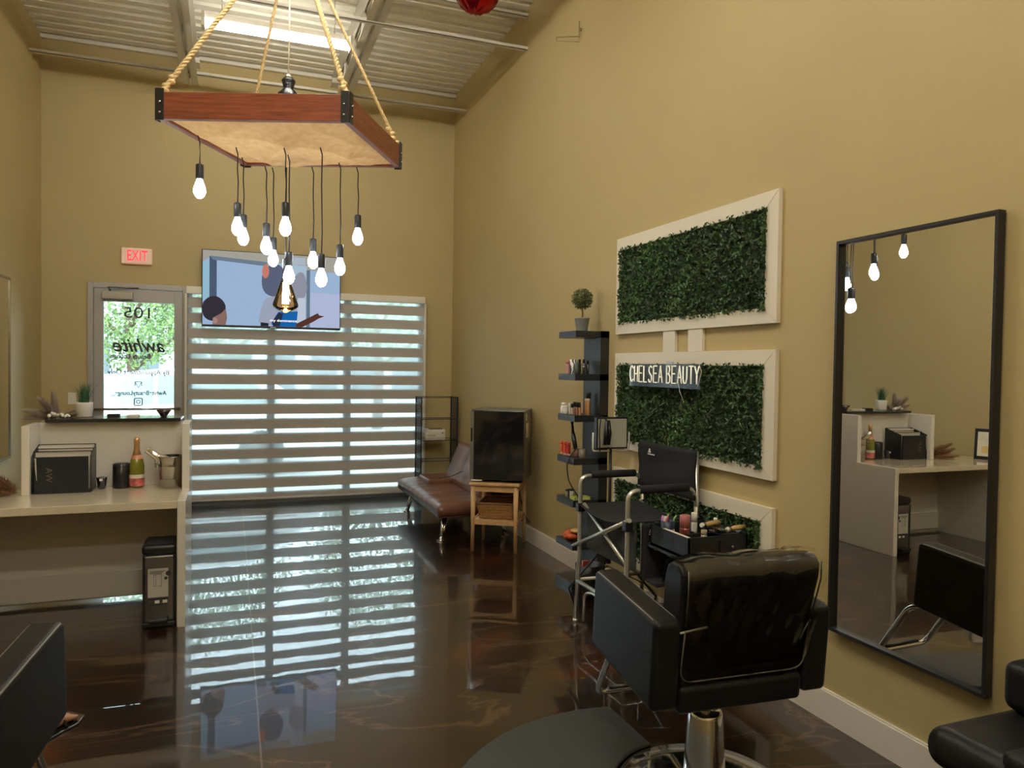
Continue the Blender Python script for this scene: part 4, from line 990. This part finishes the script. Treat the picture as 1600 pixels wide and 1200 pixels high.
def champagne():
    o = thing('sparkling_bottle', 'green sparkling juice bottle with gold neck foil and pink fruit label', 'bottle', (-.548, 5.115, zt))
    MB().lathe([(.036, 0), (.042, .006), (.043, .08), (.043, .135), (.037, .17), (.024, .205), (.016, .235), (.0145, .265), (.0145, .30)], n=28).build('glass_body', mat('bottle_green', (.20, .19, .02), .12, coat=1), o)
    MB().lathe([(.0255, .200), (.0175, .232), (.0158, .262), (.0175, .268), (.0175, .300), (.012, .308), (0, .308)], n=24).build('neck_foil', mat('gold_foil', (.62, .38, .16), .3, metal=.7), o)
    MB().lathe([(.0345, .178), (.0262, .2015)], n=24, cap=False).build('neck_label', mat('coral_label', (.72, .30, .18), .4), o)
    MB().lathe([(.0438, .060), (.0438, .082)], n=28, cap=False).build('white_label', mat('cream_label', (.75, .70, .58), .4), o)
    MB().lathe([(.0436, .012), (.0436, .060)], n=28, cap=False).build('fruit_label', mat('fruit_label', (.62, .14, .14), .4, noise=.8, nscale=24), o)
champagne()
def ice_bucket():
    o = thing('ice_bucket', 'steel champagne bucket with ring handles at the desk end', 'bucket', (-.348, 5.06, zt))
    MB().lathe([(.060, 0), (.064, .004), (.069, .05), (.0705, .052), (.0705, .057), (.074, .13), (.0755, .132), (.0755, .137), (.079, .185), (.083, .190), (.083, .197), (.077, .197), (.060, .012), (0, .012)], n=36, cap=False).build('bucket_body', STEEL, o)
    for s in (-1, 1):
        MB().tube([(s * .088 + .004 * s * cos(a), .022 * cos(a) - .02, .150 + .022 * sin(a)) for a in [2 * pi * k / 14 for k in range(15)]], .004, 6).build('ring_handle', STEEL, o)
ice_bucket()
o = thing('steel_shaker', 'tilted shiny steel bottle resting in the champagne bucket', 'bottle', (-.325, 5.05, zt + .105)); o.rotation_euler = (0, radians(-50), 0); o.scale = (1.12, 1.12, 1.05)
MB().lathe([(0.0, -.01), (.034, -.01), (.036, .08), (.030, .115), (.020, .135), (.019, .19), (.021, .195), (.020, .20), (0, .20)], n=24).build('body', CHROME, o)
zc = 1.1465
def grass(x, y, z):
    o = thing('potted_grass', 'artificial green grass in a round white pot on the black counter shelf', 'plant', (x, y, z))
    MB().lathe([(.042, 0), (.045, .004), (.050, .085), (.050, .092), (.044, .092), (.042, .080), (0, .080)], n=28).build('pot', mat('pot_white', (.78, .74, .66), .4), o)
    rnd = random.Random(9); b = MB()
    for k in range(130):
        a = rnd.uniform(0, 2 * pi); q = rnd.uniform(0, .032); L = rnd.uniform(.09, .145); sp_ = rnd.uniform(.1, .55) * (q / .032 + .2)
        x0, y0 = q * cos(a), q * sin(a); w = .0028; t = Vector((-sin(a), cos(a), 0)); pr = None
        for i in range(5):
            u = i / 4; c = Vector((x0 + cos(a) * sp_ * L * u * u, y0 + sin(a) * sp_ * L * u * u, .078 + L * u)); ww = w * (1 - u * .9)
            q0, q1 = b.bm.verts.new(c - t * ww), b.bm.verts.new(c + t * ww)
            if pr: b.bm.faces.new((pr[0], pr[1], q1, q0))
            pr = (q0, q1)
    b.build('grass_blades', leaf_mat('grass_leaf', (.012, .06, .03), (.05, .16, .06)), o)
grass(-.865, 5.30, zc)
tag(MB().lathe([(.018, 0), (.020, .004), (.048, .045), (.045, .045), (.016, .008), (0, .008)], (-.41, 5.28, zc), 28, cap=False).lathe([(0, 0), (.018, 0)], (-.41, 5.28, zc), 28, cap=False).build('small_bowl', mat('bowl_dark', (.03, .014, .012), .25, coat=.5), None), 'small dark bowl at the right end of the black counter shelf', 'bowl')
tag(MB().box((-.735, 5.27, zc), (-.665, 5.33, zc + .018)).build('small_box', BLACK, None, .002), 'small flat black box in the middle of the black counter shelf', 'box')
tag(MB().box((-.62, 5.25, zc), (-.555, 5.34, zc + .012)).build('card_stack', WHITE, None), 'low stack of white cards next to the small black box', 'cards')
def plume(x, y, z, label, col, n, L, dirs, seed, name='pampas_plume'):
    o = thing(name, label, 'dried grass', (x, y, z)); rnd = random.Random(seed)
    for d in dirs:
        d = Vector(d).normalized(); b = MB(); st = [Vector((0, 0, .006)) + d * L * t + Vector((0, 0, -.10 * L * t * t)) for t in [k / 8 for k in range(9)]]
        for p in st: p.z = max(p.z, .006)
        for k in range(n):
            i = rnd.randint(1, 7); p = st[i].lerp(st[i + 1], rnd.random()); s = (st[i + 1] - st[i]).normalized()
            q = Vector((rnd.gauss(0, 1), rnd.gauss(0, 1), rnd.gauss(0, 1))).normalized(); e = p + s * rnd.uniform(.01, .05) + q * rnd.uniform(.015, .06) * (1 - .08 * i)
            e.z = max(e.z, .002); w = s.cross(q).normalized() * .0022
            b.poly([p - w, p + w, e])
        pl_ = b.build('plume', mat(name + str(seed), col, .9), o)
        MB().tube(st, .002, 5).build('stem', mat('straw', (.35, .25, .12), .8), o)
plume(-1.02, 5.30, 1.127, 'greyish brown dried plume on the left end of the desk box top', (.42, .34, .27), 1500, .15, ((-1, -.1, .5), (-.6, .2, .9), (-1, .1, .15), (-.2, -.3, .5), (-.1, .1, 1), (.6, -.1, .25)), 3)
plume(-1.16, 5.02, .720, 'rust brown dried plume lying on the worktop by the left wall', (.38, .21, .11), 1500, .20, ((-1, -.1, .35), (-1, .2, .7), (-.9, -.2, .1), (-.3, -.4, .5), (-.5, -.6, .2), (-1, -.5, .6)), 5)
def flowers():
    rnd = random.Random(8)
    for k, (x, y, s) in enumerate(((-1.030, 5.24, .026), (-.985, 5.24, .022), (-.945, 5.23, .016))):
        b = MB()
        for i in range(9):
            q = Vector((rnd.gauss(0, 1), rnd.gauss(0, 1), abs(rnd.gauss(0, 1)))).normalized() * s * .7; b.ball((q.x, q.y, q.z + s * .3), s * .42, 8, (1, .6, 1))
        lab = ('white dried flower head nearest the grey plume', 'white dried flower head between plume and grass pot', 'smallest white dried flower head beside the grass pot')[k]
        tag(b.build('dried_flower', mat('petal_white', (.78, .74, .66), .7), None, loc=(x, y, zc + .002)), lab, 'flower', 'white dried flowers')
flowers()
o = thing('certificate_stand', 'black framed certificate standing on the desk by the left wall', 'picture frame', (-1.60, 4.80, .7195), radians(50)); o.rotation_euler = (radians(-8), 0, radians(62))
MB().box((-.11, 0, 0), (.11, .015, .28)).build('frame', BLACK, o, .002); MB().box((-.085, -.001, .03), (.085, .001, .25)).build('certificate', mat('certificate', (.75, .70, .58), .5, noise=.1), o)
MB().box((-.05, -.0018, .06), (.05, -.001, .12)).build('printed_mark', mat('cert_mark', (.70, .50, .18), .5), o)

# trash can
def trash():
    o = thing('step_bin', 'tall slim steel pedal bin with black lid under the desk end', 'bin', (-.375, 4.69, 0))
    MB().box((-.092, -.105, .0), (.085, .14, .03)).build('base', BLACK, o, .008)
    MB().box((-.088, -.10, .03), (.082, .135, .41)).build('body', mat('bin_steel', (.24, .23, .22), .25, metal=.9), o, .015, 3)
    for s in (-.087, .068): MB().box((s, -.103, .03), (s + .014, -.06, .41)).build('edge_strip', BLACK, o, .004)
    MB().box((-.093, -.108, .41), (.087, .14, .470)).build('lid', BLACK, o, .022, 3)
    MB().box((-.055, -.150, .035), (.045, -.09, .060)).build('pedal', BLACK, o, .008)
    lb = MB().box((-.060, -.1025, .17), (.045, -.1005, .335)).build('label', mat('label_silver', (.52, .49, .43), .4), o)
    INK = mat('label_ink', (.04, .04, .04), .5)
    b = MB()
    b.box((-.058, -.1032, .165), (.044, -.1026, .172)).box((-.058, -.1032, .128), (.044, -.1026, .160))
    b.tube([(-.030, -.103, .300), (-.030, -.103, .235), (.010, -.103, .235), (.010, -.103, .303), (-.030, -.103, .300)], .0014, 4)
    for k in range(3): b.box((-.05, -.1032, .318 - .006 * k), (.03 - .01 * k, -.1026, .321 - .006 * k))
    b.build('printing', INK, lb)
    MB().tube([(-.018, -.103, .298), (-.018, -.103, .235)], .001, 4).build('printed_line', INK, lb)
    for cx_, cz_, r in ((.045, .305, .014), (.032, .278, .009)):
        MB().tube([(cx_, -.1025, cz_), (cx_, -.1045, cz_)], r, 16).build('round_mark', INK, lb)
    for cx_ in (-.012, .028): MB().box((cx_ - .012, -.1038, .138), (cx_ + .012, -.1033, .155)).build('small_sticker', WHITE, lb)
trash()

# ------------------------------------------------------------------ sofa, rack, books
def sofa():
    o = thing('futon_sofa', 'brown leather futon sofa with chrome legs near the window', 'sofa', (1.97, 6.72, 0))
    X = lambda v: v - 1.97; Y = lambda v: v - 6.72
    zt_ = .308; zb_ = .212
    # channelled cushion
    b = MB(); nx, ny = 16, 48; x0, x1, y0, y1 = 1.652, 2.27, 6.10, 7.76
    def top(x, y):
        u = (x - x0) / (x1 - x0); v = (y - y0) / (y1 - y0); edge = min(1, 9 * min(u + .02, 1.02 - u)) * min(1, 14 * min(v + .01, 1.01 - v))
        ch = abs(sin(pi * v * 9)) ** .35
        return zt_ - .02 * (1 - edge) ** 2 - .014 * (1 - ch) + .018 * sin(pi * u)
    g = [[b.bm.verts.new((X(x0 + (x1 - x0) * i / nx), Y(y0 + (y1 - y0) * j / ny), top(x0 + (x1 - x0) * i / nx, y0 + (y1 - y0) * j / ny))) for j in range(ny + 1)] for i in range(nx + 1)]
    for i in range(nx):
        for j in range(ny): b.bm.faces.new((g[i][j], g[i + 1][j], g[i + 1][j + 1], g[i][j + 1]))
    rim = [g[i][0] for i in range(nx + 1)] + [g[nx][j] for j in range(1, ny + 1)] + [g[i][ny] for i in range(nx - 1, -1, -1)] + [g[0][j] for j in range(ny - 1, 0, -1)]
    low = [b.bm.verts.new((v.co.x, v.co.y, zb_)) for v in rim]
    for i in range(len(rim)): j = (i + 1) % len(rim); b.bm.faces.new((rim[i], rim[j], low[j], low[i]))
    b.bm.faces.new(low)
    b.build('seat_cushion', LEATHER, o, smooth=True)
    MB().box((X(1.656), Y(6.105), .196), (X(2.27), Y(7.755), .212)).build('seat_base', mat('leather_dark', (.12, .05, .03), .45), o, .006)
    for (x, y, dx, dy) in ((1.725, 6.19, -.04, -.05), (1.725, 7.42, -.04, .05), (2.24, 6.19, .03, -.05), (2.24, 7.42, .03, .05)):
        l_ = MB().tube([(X(x), Y(y), .20), (X(x + dx), Y(y + dy), .006)], .016, 10).build('leg', CHROME, o)
        MB().tube([(X(x) + .028, Y(y) + .012, .20), (X(x + dx) + .012, Y(y + dy) + .004, .006)], .012, 8).build('leg_rod', CHROME, l_)
        MB().tube([(X(x + dx), Y(y + dy), 0), (X(x + dx), Y(y + dy), .01)], .034, 16).build('foot_disc', CHROME, l_)
    # backrest leaning on the wall, near section raised
    for ya, yb, nm in ((6.30, 7.50, 'backrest'),):
        b = MB(); M = Matrix.Translation((X(2.12), Y((ya + yb) / 2), .285)) @ Matrix.Rotation(radians(22), 4, 'Y')
        h = .44; n1, n2 = 20, 10; L = (yb - ya)
        def fr(i, j):
            v, w = i / n1, j / n2; e = (sin(pi * min(max(v, .0), 1)) ** .25) * (sin(pi * w) ** .3) if 0 < v < 1 and 0 < w < 1 else 0
            tf = 0
            for a_, c_ in ((.18, .35), (.18, .7), (.39, .35), (.39, .7), (.6, .35), (.6, .7), (.82, .35), (.82, .7)):
                tf += math.exp(-((v - a_) ** 2 * L * L + (w - c_) ** 2 * h * h) / .0012)
            return M @ Vector((-.04 - .035 * e + .03 * tf, -L / 2 + L * v, h * w))
        A = [[b.bm.verts.new(fr(i, j)) for j in range(n2 + 1)] for i in range(n1 + 1)]
        Bk = [[b.bm.verts.new(M @ Vector((.055, -L / 2 + L * i / n1, h * j / n2))) for j in range(n2 + 1)] for i in range(n1 + 1)]
        for i in range(n1):
            for j in range(n2): b.bm.faces.new((A[i][j], A[i + 1][j], A[i + 1][j + 1], A[i][j + 1])); b.bm.faces.new((Bk[i][j], Bk[i][j + 1], Bk[i + 1][j + 1], Bk[i + 1][j]))
        for i in range(n1): b.bm.faces.new((A[i][0], Bk[i][0], Bk[i + 1][0], A[i + 1][0])); b.bm.faces.new((A[i][n2], A[i + 1][n2], Bk[i + 1][n2], Bk[i][n2]))
        for j in range(n2): b.bm.faces.new((A[0][j], A[0][j + 1], Bk[0][j + 1], Bk[0][j])); b.bm.faces.new((A[n1][j], Bk[n1][j], Bk[n1][j + 1], A[n1][j + 1]))
        b.build(nm, LEATHER, o, smooth=True)
    MB().box((X(1.83), Y(7.15), .312), (X(2.12), Y(7.56), .368)).build('centre_console', LEATHER, o, .018, 3)
    MB().tube([(X(1.95), Y(7.20), .372), (X(2.04), Y(7.05), .41), (X(2.06), Y(6.75), .50)], .004, 6).build('pull_strap', BLACK, o)
sofa()
def rack():
    o = thing('wire_rack', 'slim black metal shelf rack with mesh sides in the far right corner', 'rack', (2.15, 8.05, 0))
    x0, x1, y0, y1 = -.205, .205, -.10, .15; r = .007
    for x in (x0, x1):
        for y in (y0, y1): MB().box((x - r, y - r, 0), (x + r, y + r, 1.152)).build('post', BLACK, o)
    for z in (1.150, .91, .675, .447, .22, .04):
        b = MB()
        for y in (y0, y1): b.box((x0, y - r * .7, z - .006), (x1, y + r * .7, z))
        for x in (x0, x1): b.box((x - r * .7, y0, z - .006), (x + r * .7, y1, z))
        for k in range(1, 12):
            if z < 1.1: b.box((x0 + (x1 - x0) * k / 12 - .0012, y0, z - .004), (x0 + (x1 - x0) * k / 12 + .0012, y1, z))
        b.build('shelf_frame', BLACK, o)
    MESH = mat('mesh_dark', (.03, .035, .04), .6)
    for xa in (x0, x1):
        b = MB()
        for k in range(1, 11): b.box((xa - .001, y0 + (y1 - y0) * k / 11 - .0035, .04), (xa + .001, y0 + (y1 - y0) * k / 11 + .0035, 1.145))
        for k in range(1, 44): b.box((xa - .0012, y0, .04 + .0255 * k), (xa + .0012, y1, .04 + .0255 * k + .004))
        b.build('side_mesh', MESH, o)
rack()
for k, (w, h, col, s, lab) in enumerate(((.225, .030, (.42, .38, .32), '', 'greyish thick book at the bottom of the stack on the rack'), (.225, .036, (.62, .57, .47), 'LOEWE', 'cream book with large dark lettering, second from the bottom of the stack'), (.225, .022, (.66, .60, .50), '', 'cream book with a black dot, third from the bottom of the stack'), (.205, .030, (.74, .70, .60), '', 'white book on top of the stack on the rack'))):
    z = .676 + (0, .0305, .067, .0895)[k]
    o = thing('book', lab, 'book', (2.105 + (.01 if k == 3 else 0), 8.02, z), 0, 'stacked books on the rack')
    MB().box((-w / 2, -.075, 0), (w / 2, .10, h)).build('cover', mat('book_%d' % k, col, .5), o, .002)
    MB().box((-w / 2 + .004, -.07, .003), (w / 2 + .0006, .098, h - .003)).build('pages', WHITE, o)
    if s: text_obj('lettering', s, .028 if k == 1 else .02, BLACK, o, face_M((-.045 if k == 1 else 0, -.0758, h / 2)), .0003)
    if k == 2: MB().tube([(w / 2 - .03, -.074, h / 2), (w / 2 - .03, -.0762, h / 2)], .007, 12).build('dot_mark', BLACK, o)
tag(MB().box((-.07, -.05, 0), (.08, .05, .008)).build('small_tray', GLASSY, None, loc=(2.11, 8.02, .796)), 'thin dark tray lying on the topmost book', 'tray')

# ------------------------------------------------------------------ fridge on wooden stand
FA = radians(-30.8)
def stand():
    c = Vector((2.092, 5.80, 0)); o = thing('wooden_stand', 'light wooden side table with lower shelf carrying the small fridge', 'table', c, FA)
    w, d = .177, .21
    MB().box((-w - .03, -d - .03, .540), (w + .03, d + .03, .560)).build('table_top', PINE, o, .003)
    for sx in (-1, 1):
        for sy in (-1, 1): MB().tube([(sx * w, sy * d, 0), (sx * (w - .002), sy * (d - .002), .540)], [.014, .021], 12).build('leg', PINE, o)
    for s in (-1, 1):
        MB().box((-w, s * d - .009, .49), (w, s * d + .009, .540)).build('apron', PINE, o)
        MB().box((s * w - .009, -d, .49), (s * w + .009, d, .540)).build('apron', PINE, o)
        MB().box((-w, s * d - .008, .222), (w, s * d + .008, .262)).build('shelf_rail', PINE, o)
        MB().box((s * w - .008, -d, .222), (s * w + .008, d, .262)).build('shelf_rail', PINE, o)
    MB().box((-w + .009, -d + .009, .245), (w - .009, d - .009, .258)).build('lower_shelf', PINE, o)
stand()
def fridge():
    c = Vector((2.092, 5.80, .5605)); o = thing('mini_fridge', 'small black door fridge with grey sides standing on the wooden stand', 'fridge', c, FA)
    o.location = (2.092 + .02, 5.80 + .012, .5605)
    w, d, h = .220, .215, .588
    SG = mat('fridge_side', (.17, .17, .155), .3, metal=.6)
    MB().box((-w, -d + .045, .02), (w, d, h)).build('cabinet', SG, o, .006)
    dr = MB().box((-w, -d, .022), (w, -d + .040, h - .008)).build('door', mat('door_glass_black', (.006, .007, .009), .12, coat=1), o, .004)
    MB().box((-w - .001, -d - .002, .022), (-w + .028, -d + .002, h - .008)).build('door_edge', mat('edge_silver', (.34, .33, .30), .3, metal=.8), dr, .001)
    MB().box((-w + .004, -d - .004, .33), (-w + .018, -d - .001, .44)).build('finger_grip', BLACK, dr)
    MB().box((-w + .01, -d - .003, h - .012), (-w + .11, -d + .01, h - .004)).build('hinge_cover', BLACK, o)
    MB().box((-w + .01, -d - .004, .010), (-w + .10, -d + .01, .020)).build('hinge_plate', WHITE, o)
    for sx in (-1, 1):
        for sy in (-1, 1): MB().tube([(sx * .15, sy * .16, 0), (sx * .15, sy * .16, .022)], .012, 10).build('foot', BLACK, o)
    for z0_, z1_, y0_, y1_, m in ((.36, .48, -.10, .0, WHITE), (.30, .52, .04, .13, mat('card_tan', (.46, .34, .20), .6)), (.50, .56, -.13, -.07, WHITE)):
        MB().box((w, y0_, z0_), (w + .0012, y1_, z1_)).build('side_label', m, o)
fridge()
o = thing('wicker_basket', 'brown woven wicker basket on the lower shelf of the wooden stand', 'basket', (2.092, 5.80, .2625), FA)
b = MB(); wk = mat('wicker', (.36, .17, .05), .6, noise=.35, nscale=90)
for k in range(9):
    z = .008 + .0125 * k; g = .130 + .0022 * k; q = .155 + .0022 * k; ph = k % 2; pts = []
    per = [(-g, -q), (g, -q), (g, q), (-g, q), (-g, -q)]; n = 0
    for (xa, ya), (xb, yb) in zip(per, per[1:]):
        m_ = 18
        for i in range(m_):
            t = i / m_; nx_, ny_ = (yb - ya), -(xb - xa); L = math.hypot(nx_, ny_); s_ = .004 * (1 if (i + ph) % 2 else -1)
            pts.append((xa + (xb - xa) * t + nx_ / L * s_, ya + (yb - ya) * t + ny_ / L * s_, z))
    pts.append(pts[0]); b.tube(pts, .0068, 6)
b.build('woven_wall', wk, o); MB().box((-.13, -.155, 0), (.13, .155, .006)).build('basket_base', wk, o)
rimp = [(-.15, -.175, .122), (.15, -.175, .122), (.15, .175, .122), (-.15, .175, .122), (-.15, -.175, .122)]
MB().tube(rimp, .009, 8).build('rim', mat('wicker_dark', (.22, .11, .04), .6, noise=.3, nscale=80), o)
b = MB(); b.tube(arc([(2.30, 5.98, .62), (2.345, 5.95, .52), (2.335, 5.98, .40), (2.36, 5.93, .28), (2.375, 5.90, .20), (2.395, 5.86, .17)], .05), .006, 8)
tag(b.build('power_cable', CORD, None), 'black fridge cable hanging down behind the wooden stand to the wall', 'cable')

# ------------------------------------------------------------------ person in the left chair (only the foot shows past the arm)
def person():
    o = thing('person', 'person seated in the left salon chair, one sandalled foot showing past the arm', 'person', (-.828, 2.20, 0), 0)
    SK = mat('skin', (.36, .17, .10), .5); CL = mat('dark_clothes', (.02, .02, .025), .8); HR = mat('dark_hair', (.015, .01, .008), .5)
    J = [  # pos, radius, parent
        ((0, .02, .64), .135, None), ((0, -.0, .80), .125, 0), ((0, -.02, .98), .140, 1), ((0, -.01, 1.10), .075, 2), ((0, 0, 1.17), .052, 3), ((0, .01, 1.25), .085, 4), ((0, .01, 1.34), .088, 5), ((0, .0, 1.40), .05, 6),
        ((.10, .06, .62), .085, 0), ((.055, .38, .55), .056, 8), ((.12, .55, .38), .044, 9), ((.175, .70, .275), .030, 10), ((.185, .70, .240), .032, 11), ((.235, .785, .222), .030, 12),
        ((-.10, .06, .62), .085, 0), ((-.12, .42, .60), .062, 14), ((-.12, .55, .40), .050, 15), ((-.12, .62, .23), .034, 16), ((-.12, .62, .19), .036, 17), ((-.12, .74, .175), .032, 18),
        ((.17, -.02, 1.05), .055, 2), ((.19, -.04, .86), .038, 20), ((.12, .16, .76), .028, 21), ((.06, .24, .74), .022, 22),
        ((-.17, -.02, 1.05), .055, 2), ((-.19, -.04, .86), .038, 24), ((-.12, .16, .76), .028, 25), ((-.06, .24, .74), .022, 26)]
    # toes of the visible foot
    for k in range(5):
        J.append(((.243 + .014 * k, .845 - .009 * k, .222 + .004 * (k == 0)), .0095 + .003 * (k == 0), 13))
        J.append(((.256 + .015 * k, .872 - .012 * k, .217), .0085 + .003 * (k == 0), len(J) - 1))
    for base, sx in ((23, 1), (27, -1)):
        for k in range(5):
            J.append(((sx * (.085 - .016 * k), .285 - .012 * (k in (0, 4)), .725), .009, base)); J.append(((sx * (.083 - .017 * k), .32 - .015 * (k in (0, 4)), .708), .008, len(J) - 1))
    me = bpy.data.meshes.new('body'); me.from_pydata([j[0] for j in J], [(i, j[2]) for i, j in enumerate(J) if j[2] is not None], [])
    bo = bpy.data.objects.new('body', me); COL.objects.link(bo); bo.parent = o
    sk = bo.modifiers.new('skin', 'SKIN'); sk.use_smooth_shade = True
    for i, j in enumerate(J): me.skin_vertices[0].data[i].radius = (j[1], j[1]); me.skin_vertices[0].data[i].use_root = (i == 0)
    ss = bo.modifiers.new('ss', 'SUBSURF'); ss.levels = 1; ss.render_levels = 2
    me.materials.append(SK)
    h = MB(); h.ball((0, -.012, 1.345), .112, 16, (1, 1.05, 1.0)); h.bm.verts.ensure_lookup_table()
    for v in h.bm.verts:
        if v.co.y > .065: v.co.y = .065 - (v.co.y - .065) * .2
        if v.co.z < 1.28: v.co.y -= .02
    h.build('hair', HR, o, smooth=True)
    f = MB(); f.ball((0, .112, 1.305), .014, 8, (.8, 1, 1.3)); f.build('nose', SK, o)
    for s in (-1, 1): MB().ball((s * .032, .092, 1.325), .010, 8).build('eye', WHITE, o); MB().ball((s * .093, .01, 1.30), .02, 8, (.4, .8, 1.3)).build('ear', SK, o)
    MB().ball((0, .100, 1.268), .02, 8, (1.1, .4, .35)).build('mouth', mat('lips', (.35, .10, .08), .5), o)
    # clothing: top and trousers
    t = MB(); t.lathe([(.165, .56), (.160, .70), (.150, .82), (.165, .98), (.150, 1.07), (.07, 1.125), (.062, 1.13)], (0, 0, 0), 20, sx=1.05, sy=.85, cap=False).build('shirt', CL, o)
    for s, pts in ((1, [(.10, .02, .62), (.055, .36, .550), (.11, .52, .40), (.155, .64, .31)]), (-1, [(-.10, .02, .62), (-.12, .42, .605), (-.12, .55, .40), (-.12, .60, .30)])):
        MB().tube(arc(pts, .06), [.085] * 3 + [.058] * (len(arc(pts, .06)) - 3), 14, cap=False).build('trouser_leg', CL, o)
    SO = mat('sandal_black', (.01, .01, .01), .15, coat=1)
    s = MB(); q = [(.150, .67, 0), (.205, .645, 0), (.275, .745, 0), (.322, .800, 0), (.335, .845, 0), (.275, .895, 0), (.235, .870, 0), (.195, .790, 0)]
    s.prism([(a, b_, .188 + .010 * (b_ > .8)) for a, b_, _ in q], (0, 0, .014)); s.build('sandal', SO, o, .005)
    MB().tube([(.215, .82, .205), (.235, .81, .250), (.262, .795, .25), (.290, .775, .206)], .006, 6).build('sandal_strap', SO, o)
person()

# ------------------------------------------------------------------ outside
PAVE = mat('pavement', (.30, .29, .27), .9, noise=.1, nscale=.8)
tag(MB().box((-30, D + .2, -.14), (30, 60, -.10)).build('pavement', PAVE, None), 'pale concrete parking ground outside the door', 'pavement')
bpy.data.objects['pavement']['kind'] = 'structure'
def car(x, y, label, col, m0='car_paint'):
    o = thing('car', label, 'car', (x, y, -.10))
    side = [(-2.25, .25), (-2.3, .55), (-2.2, .85), (-1.3, .98), (-.6, 1.42), (.2, 1.52), (1.3, 1.48), (2.0, 1.05), (2.25, .95), (2.3, .35), (2.2, .22)]
    MB().prism([(a, -.85, c) for a, c in side], (0, 1.7, 0)).build('car_body', mat(m0, col, .2, coat=.6), o, .08, 3)
    gl = mat('car_glass', (.30, .38, .40), .25)
    for pts in ([(-1.12, 1.02), (-.56, 1.36), (.0, 1.42), (.0, 1.02)], [(.06, 1.02), (.06, 1.42), (1.2, 1.38), (1.65, 1.04)]):
        MB().prism([(a, -.862, c) for a, c in pts], (0, .012, 0)).build('side_window', gl, o)
    for a in (-1.45, 1.4):
        w = MB().tube([(a, -.86, .32), (a, -.66, .32)], .32, 24).build('wheel', BLACK, o); MB().tube([(a, -.875, .32), (a, -.86, .32)], .19, 16).build('hub', STEEL, w)
    MB().box((-1.9, -.857, .80), (1.9, -.852, .815)).build('body_line', mat('line_grey', (.3, .3, .32), .4), o)
car(-1.0, 12.0, 'white car parked right outside the glass door', (.85, .87, .88))
def tree(x, y, h, r, seed, label, name='tree'):
    o = thing(name, label, 'tree', (x, y, -.1), 0, 'trees across the parking lot'); rnd = random.Random(seed)
    MB().tube([(0, 0, 0), (.05, 0, h * .3), (-.1, .1, h * .6)], [.14, .11, .06], 8).build('trunk', mat('trunk_brown', (.10, .07, .05), .9), o)
    for k in range(4): MB().tube([(0, 0, h * (.3 + .06 * k)), (r * .7 * cos(k * 1.7), r * .5 * sin(k * 1.7), h * (.5 + .08 * k))], [.06, .02], 6).build('branch', mat('trunk_brown', (.10, .07, .05), .9), o)
    vs = []; fs = []
    for k in range(9000):
        d = Vector((rnd.gauss(0, 1), rnd.gauss(0, 1), rnd.gauss(0, 1))).normalized() * rnd.uniform(.3, 1) ** .5
        c = Vector((d.x * r, d.y * r, h * .68 + d.z * h * .38)); s = rnd.uniform(.025, .06); a = Vector((rnd.gauss(0, 1), rnd.gauss(0, 1), rnd.gauss(0, 1))).normalized(); e = a.orthogonal().normalized(); i = len(vs)
        vs += [c - a * s, c + e * s * .6, c + a * s, c - e * s * .6]; fs.append((i, i + 1, i + 2, i + 3))
    me = bpy.data.meshes.new('crown'); me.from_pydata(vs, [], fs); me.materials.append(leaf_mat('tree_leaf', (.04, .10, .025), (.22, .33, .09))); f = bpy.data.objects.new('crown', me); COL.objects.link(f); f.parent = o
tree(-2.0, 17.5, 4.6, 1.5, 1, 'leafy tree seen through the upper left of the door glass')
tree(-.4, 19.0, 5.2, 1.9, 2, 'leafy tree seen through the upper right of the door glass')
tree(3.4, 18.5, 5.0, 1.9, 3, 'leafy tree hidden behind the striped blind')
def shop():
    o = thing('building', 'pale building with a red awning across the parking lot', 'building', (-2.5, 30, -.1))
    MB().box((-14, 0, 0), (16, 6, 4.6)).build('facade', mat('facade_pale', (.42, .44, .46), .8), o)
    for k in range(12): MB().box((-9 + 1.6 * k, -.05, .3), (-8 + 1.6 * k, 0, 2.3)).build('shop_window', mat('car_glass2', (.06, .09, .11), .1), o)
    MB().prism([(-6, -1.3, 2.3), (-6, 0, 3.1), (-6, 0, 2.3)], (3.6, 0, 0)).build('awning', mat('awning_red', (.60, .06, .04), .6), o)
shop()
